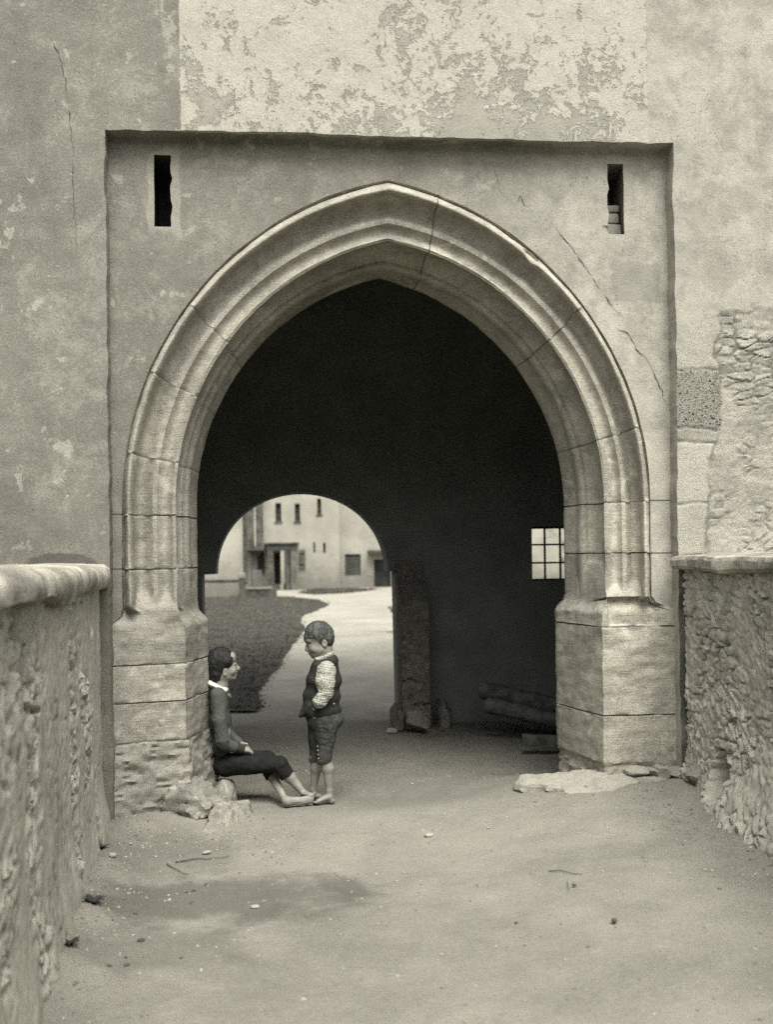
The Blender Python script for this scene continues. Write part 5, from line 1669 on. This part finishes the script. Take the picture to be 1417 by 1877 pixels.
# waistcoat
v_ = SDF(YS1)
v_.ell((595, 1226, 0), 27, 19, 0.112, k=8)
v_.cap((584, 1219, 0), (607, 1211, 0), 10.5, 13, fy=1.9, k=7)
v_.ell((593.5, 1247, 0), 34, 25, 0.125, k=8)
v_.ell((590, 1276, 0), 35, 27, 0.120, k=8)
v_.ell((589.5, 1302, 0), 37, 20, 0.126, k=8)
v_.cap((566, 1292, -0.02), (550, 1313, -0.02), 9, 3.0, fy=2.6, k=6)
v_.cut((640, 1306), (540, 1315), k=2)
v_.cut((566, 1213), (622, 1190), k=2, box=(560, 625, 1170, 1222, -0.3, 0.3))
vest = v_.build('waistcoat', M_vest, h=0.004, parent=b1, smooth_it=1, disp=fold(0.007, 10, 13, 0.7))
# half strap at the back
dot('strap_button', 612, 1290, YS1, -0.108, 1.6, M_btn, vest)
# leather knee breeches
t_ = SDF(YS1)
t_.ell((594.5, 1316, 0), 33.5, 25, 0.125, k=8)
t_.ell((607, 1318, 0), 20, 20, 0.105, k=8)
t_.cap((598, 1328, -0.058), (594.5, 1392, -0.062), 22.5, 13.2, fy=1.0, k=6)
t_.cap((594.5, 1380, -0.062), (594.3, 1406, -0.062), 13.4, 13.0, k=3)
t_.cap((585, 1326, 0.058), (579.5, 1392, 0.065), 22, 12.4, fy=1.0, k=6)
t_.cap((579.5, 1380, 0.065), (580, 1404, 0.065), 12.4, 12.0, k=3)
t_.ell((609, 1352, -0.06), 6.5, 5.0, 0.03, k=4)
t_.cut((612, 1393.5), (576, 1398.5), k=1.5)
brch = t_.build('breeches', M_trou, h=0.004, parent=b1, smooth_it=1, disp=fold(0.007, 11, 23, 1.5))
for i in range(4):
    dot('button', 581.5 + 0.8 * i, 1368 + 7.5 * i, YS1, -0.104 + 0.002 * i, 1.25, M_btn, brch)
e_ = SDF(YS1); e_.cap((574, 1294, -0.135), (585, 1312, -0.128), 1.2, 1.0, fy=1.4, k=1); e_.build('pocket_edge', M_vest, h=0.002, parent=brch, smooth_it=0, pad=0.01)

# ---------------------------------------------------------------- seated boy
YS2 = 0.58
b2 = thing('person', W(405, 1421, YS2), 'older boy in grey jacket and white collar sitting against the left pier, legs outstretched', 'person')
f = SDF(YS2)
f.ell((404, 1212, 0), 23.5, 23.5, 0.078, k=4)
f.ell((415.5, 1222, 0), 18.5, 24, 0.062, ang=4, k=5)
f.cap((411, 1237, 0), (426.5, 1242.5, 0), 9, 4.6, fy=2.0, k=5)
f.ell((424, 1205, 0), 8.5, 10, 0.052, k=4)
f.cap((432.3, 1218, 0), (437.4, 1224.6, 0), 1.9, 2.7, k=2.0)
f.ell((435.8, 1226.8, 0), 3.2, 1.9, 0.011, k=2)
f.ell((432.6, 1231.6, 0), 2.8, 1.7, 0.018, k=1.5)
f.ell((431.8, 1236.0, 0), 2.8, 1.8, 0.017, k=1.5)
f.ell((428.6, 1241.5, 0), 4.2, 3.6, 0.020, k=2.5)
f.ell((424, 1230, -0.040), 8, 7, 0.020, k=4)
for sgn in (-1, 1):
    f.ell((431.0, 1216.5, sgn * 0.030), 3.6, 3.0, 0.012, k=2.5, op='sub')
    f.ell((429.8, 1217.0, sgn * 0.028), 3.0, 2.6, 0.011, k=0.8)
    f.ell((412.5, 1232.5, sgn * 0.070), 4.8, 7.6, 0.010, ang=-10, k=1.2)
    f.ell((413.2, 1232, sgn * 0.081), 2.8, 5.0, 0.008, ang=-10, k=1.0, op='sub')
f.cap((406, 1238, 0), (402, 1270, 0), 13, 15, fy=1.1, k=6)
f.cap((403, 1285, 0), (408, 1370, 0), 15, 17, fy=1.8, k=8)
# near arm and hand
f.cap((400, 1278, -0.115), (408, 1360, -0.155), 10, 8.5, k=5)
f.cap((408, 1361, -0.155), (441, 1372.5, -0.120), 8.5, 5.2, k=4)
f.ell((449.5, 1374.5, -0.112), 9.5, 5.2, 0.030, ang=-12, k=3)
for q, (dx, dy, dw) in enumerate(((8.5, 5.0, -0.020), (10, 3.2, -0.006), (9.5, 1.6, 0.009), (7.5, 0.4, 0.022))):
    f.cap((454, 1375.6, -0.112 + dw), (454 + dx * 0.6, 1376.2 + dy * 0.35, -0.112 + dw * 1.1), 2.5, 2.2, k=1.0)
    f.cap((454 + dx * 0.6, 1376.2 + dy * 0.35, -0.112 + dw * 1.1), (453 + dx, 1377 + dy, -0.110 + dw * 1.1), 2.2, 1.7, k=1.0)
f.cap((446, 1371.5, -0.090), (456, 1370.5, -0.075), 2.7, 2.0, k=1.5)
# far arm
f.cap((403, 1278, 0.115), (416, 1346, 0.150), 10, 8.5, k=5)
f.cap((416, 1347, 0.150), (440, 1362, 0.060), 8.5, 5.2, k=4)
f.ell((447, 1366, 0.040), 8, 5, 0.030, ang=-25, k=3)
for q in range(4):
    f.cap((451, 1368, 0.020 + 0.012 * q), (458 - q * 0.8, 1373, 0.010 + 0.012 * q), 2.3, 1.7, k=1.0)
f.cap((446, 1363, 0.02), (453, 1364, 0.005), 2.5, 1.9, k=1.2)
# hips, legs
f.ell((412, 1398, 0), 22, 20, 0.115, k=8)
f.cap((414, 1400, -0.060), (514, 1401, -0.150), 17, 11.5, k=6)
f.cap((514, 1402, -0.150), (531, 1424, -0.165), 11.2, 11.0, k=5)
f.cap((531, 1424, -0.165), (556, 1453, -0.185), 10.6, 5.4, k=4)
f.cap((556, 1453, -0.185), (572, 1458, -0.175), 5.2, 4.4, fy=1.5, k=4)
f.ell((556, 1460, -0.17), 5.5, 5.5, 0.022, k=3)
for q in range(5):
    f.cap((571, 1457, -0.205 + 0.013 * q), (578 - [2.4, 1.4, 0.8, 0.4, 0][q], 1455.0 - 0.4 * q, -0.206 + 0.0135 * q), 2.3, [1.7, 1.8, 1.9, 2.0, 2.6][q], k=1.0)
f.cap((414, 1398, 0.065), (492, 1396, 0.020), 17, 11.5, k=6)
f.cap((492, 1397, 0.020), (500, 1424, -0.040), 11, 9.6, k=5)
f.cap((500, 1424, -0.040), (521, 1464, -0.235), 9.4, 5.6, k=4)
# far foot turned out, sole towards the viewer
f.cap((525, 1468, -0.250), (548, 1468.5, -0.255), 8.6, 6.8, fy=0.9, k=4)
f.cap((548, 1468.5, -0.255), (566, 1466, -0.250), 7.2, 8.2, fy=0.75, k=4)
f.ell((528, 1471, -0.262), 7.5, 6.4, 0.020, k=3)
f.ell((546, 1474.5, -0.290), 12, 3.0, 0.016, k=3, op='sub')
for q in range(5):
    yy = 1457.5 + 4.1 * q
    f.cap((567, yy + 0.6, -0.252), (574.0 - 0.5 * abs(q - 1) ** 1.5, yy, -0.254), 2.6, [2.7, 2.2, 2.0, 1.9, 1.7][q], k=1.0)
f.build('body', M_skin, h=0.0036, parent=b2)
h_ = SDF(YS2)
h_.ell((403.6, 1211.4, 0), 25.6, 25.6, 0.085, k=3)
h_.ell((398, 1231, 0), 16, 23, 0.074, k=6)
h_.ell((417, 1211, -0.02), 10.5, 13, 0.066, k=4)
h_.ell((439.5, 1224, 0), 13.5, 25, 0.13, ang=5, k=1.2, op='sub')
h_.ell((423, 1238, -0.06), 11.5, 12, 0.09, ang=0, k=1.5, op='sub')
h_.ell((423, 1238, 0.06), 11.5, 12, 0.09, ang=0, k=1.5, op='sub')
h_.ell((413.2, 1236, -0.09), 6, 9, 0.030, k=1.0, op='sub')
h_.cut((380, 1247), (412, 1252))if False else None
hr = h_.build('hair', M_hair2, h=0.003, parent=b2, smooth_it=0, disp=lambda V: vec_noise(V * np.array([1, 1, 0.5]), 75, 0.006, 6, 3))
strands(hr, h_.at(400, 1190, 0), 0.020, 0.040, 1400, 0.004, 4)
for sgn in (-1, 1):
    e_ = SDF(YS2); e_.cap((432.6, 1217.2, sgn * 0.028), (428.2, 1217.4, sgn * 0.036), 1.0, 0.7, k=1); e_.build('eye', M_eye, h=0.0012, parent=b2, smooth_it=0, pad=0.006)
    e_ = SDF(YS2); e_.cap((433.0, 1212.6, sgn * 0.022), (427.5, 1211.4, sgn * 0.042), 0.8, 0.5, k=1); e_.build('eyebrow', M_hair, h=0.0012, parent=b2, smooth_it=0, pad=0.006)
if False: e_ = SDF(YS2); e_.cap((433.2, 1234.0, 0), (430.5, 1234.2, -0.022), 0.7, 0.5, k=1); e_.build('mouth', M_mouth, h=0.0012, parent=b2, smooth_it=0, pad=0.006)
# jacket
j_ = SDF(YS2)
j_.cap((396, 1266, 0), (408, 1270, 0), 11, 10, fy=2.4, k=7)
j_.ell((401, 1288, 0), 19, 26, 0.125, k=8)
j_.ell((403, 1322, 0), 20, 34, 0.130, k=8)
j_.ell((407, 1362, 0), 20, 32, 0.128, k=8)
j_.cut((378, 1249), (432, 1272), k=1.5, box=(370, 440, 1225, 1268, -0.09, 0.09))
j_.cut((440, 1392), (370, 1392), k=2)
jk = j_.build('jacket', M_jack, h=0.004, parent=b2, disp=fold(0.006, 9, 31, 0.45))
for sgn in (-1, 1):
    s_ = SDF(YS2)
    dx = 0 if sgn < 0 else 7
    s_.cap((399 + dx * 0.5, 1274, sgn * 0.112), (402 + dx, 1318, sgn * 0.140), 14.5, 14, k=6)
    s_.cap((402 + dx, 1318, sgn * 0.140), (408 + dx, 1360 - dx * 2, sgn * 0.158), 13.5, 12.5, k=5)
    if sgn < 0: s_.cap((408, 1362, -0.158), (438, 1372, -0.124), 12.5, 9.0, k=4)
    else: s_.cap((415, 1346, 0.158), (436, 1360, 0.070), 12, 9, k=4)
    slv = s_.build('jacket_sleeve', M_jack, h=0.004, parent=b2, disp=fold(0.006, 13, 37, 0.6))
    if sgn < 0:
        p_ = SDF(YS2)
        p_.cap((407, 1352, -0.160), (409, 1366, -0.160), 13.6, 13.4, k=3); p_.cap((409, 1364, -0.160), (420, 1369, -0.148), 13.2, 11.5, k=3)
        p_.cut((390, 1352), (428, 1348), k=1); p_.cut((424, 1345), (412, 1392), k=1)
        p_.build('elbow_patch', M_patch, h=0.003, parent=slv, disp=fold(0.006, 13, 37, 0.6))
        p_ = SDF(YS2); p_.cap((433.5, 1370.5, -0.128), (440.5, 1372.8, -0.121), 9.8, 9.4, k=2); p_.cut((430, 1392), (436, 1352), k=1)if False else None
        p_.build('cuff', M_patch, h=0.003, parent=slv)
c_ = SDF(YS2)
c_.cap((386, 1252, 0), (412, 1264, 0), 6.5, 6.5, fy=3.2, k=2)
c_.cut((378, 1242), (425, 1262), k=1); c_.cut((424, 1279), (376, 1258), k=1)
c_.build('collar', M_white, h=0.0035, parent=b2)
c_ = SDF(YS2)
c_.ell((417.5, 1273, 0), 5.5, 4.2, 0.05, ang=-35, k=1.5); c_.ell((421, 1276.5, -0.025), 3.8, 5.0, 0.022, ang=30, k=1.5)
c_.build('neck_bow', M_tie, h=0.003, parent=b2, disp=fold(0.004, 30, 3))
for i in range(3):
    dot('button', 418.6 + 1.0 * i, 1289 + 17 * i, YS2, -0.05, 1.1, M_patch, jk)
# breeches
t_ = SDF(YS2)
t_.ell((412, 1400, 0), 24, 22, 0.128, k=8)
t_.cap((412, 1401, -0.058), (512, 1401, -0.150), 21.5, 15.5, k=6)
t_.cap((512, 1401, -0.150), (528, 1422, -0.165), 15.5, 14.2, k=4)
t_.cap((412, 1399, 0.065), (488, 1391, 0.015), 21.5, 16, k=6)
t_.cap((488, 1392, 0.015), (499, 1424, -0.030), 15.5, 12.5, k=4)
t_.cut((534, 1408), (508, 1429), k=1.5, box=(505, 560, 1395, 1450, -0.30, -0.07))
t_.cut((520, 1423), (480, 1430), k=1.5, box=(470, 522, 1414, 1460, -0.10, 0.2))
t_.build('breeches', M_pants, h=0.004, parent=b2, disp=fold(0.009, 9, 43, 1.2))

# ================================================================== light, sky, camera
world = bpy.data.worlds.new('World'); SC.world = world; world.use_nodes = True
wn_ = world.node_tree.nodes; wl_ = world.node_tree.links
sky = wn_.new('ShaderNodeTexSky'); sky.sky_type = 'NISHITA'; sky.sun_disc = False
SUN_EL, SUN_AZ = rad(60), rad(168)
sky.sun_elevation = SUN_EL; sky.sun_rotation = SUN_AZ; sky.air_density = 1.0; sky.dust_density = 4.0
hs = wn_.new('ShaderNodeHueSaturation'); hs.inputs['Saturation'].default_value = 0.12
wl_.new(sky.outputs[0], hs.inputs['Color'])
bg = wn_['Background']; bg.inputs['Strength'].default_value = 0.135
wl_.new(hs.outputs[0], bg.inputs['Color'])
sd = bpy.data.lights.new('sun', 'SUN'); sd.energy = 2.0; sd.angle = rad(40); sd.color = (1.0, 0.975, 0.91)
so = bpy.data.objects.new('sun', sd); COL.objects.link(so)
# azimuth measured clockwise from +Y (the sky texture's convention)
dirv = Vector((math.sin(SUN_AZ) * math.cos(SUN_EL), math.cos(SUN_AZ) * math.cos(SUN_EL), math.sin(SUN_EL)))
so.rotation_euler = dirv.to_track_quat('Z', 'Y').to_euler()

cam = bpy.data.cameras.new('camera'); co = bpy.data.objects.new('camera', cam); COL.objects.link(co)
cam.sensor_fit = 'VERTICAL'; cam.sensor_height = 36; cam.sensor_width = 36 * 774 / 1024
cam.lens = FPX / 1877 * 36
cam.shift_y = (PY0 - 938.5) / 1877
cam.shift_x = 0
cam.clip_start = 0.05; cam.clip_end = 500
Mx = Matrix(((_R[0], _U[0], -_F[0], CAM[0]), (_R[1], _U[1], -_F[1], CAM[1]), (_R[2], _U[2], -_F[2], CAM[2]), (0, 0, 0, 1)))
co.matrix_world = Mx
cam.dof.use_dof = True; cam.dof.focus_distance = 7.1; cam.dof.aperture_fstop = 1.8
SC.camera = co
SC.view_settings.view_transform = 'Standard'; SC.view_settings.look = 'None'
SC.view_settings.exposure = EXPO if 'EXPO' in globals() else 1.38; SC.view_settings.gamma = 1.0
SC.render.engine = 'CYCLES'
SC.cycles.use_denoising = False
SC.cycles.max_bounces = 6; SC.cycles.diffuse_bounces = 4; SC.cycles.glossy_bounces = 2; SC.cycles.transmission_bounces = 4
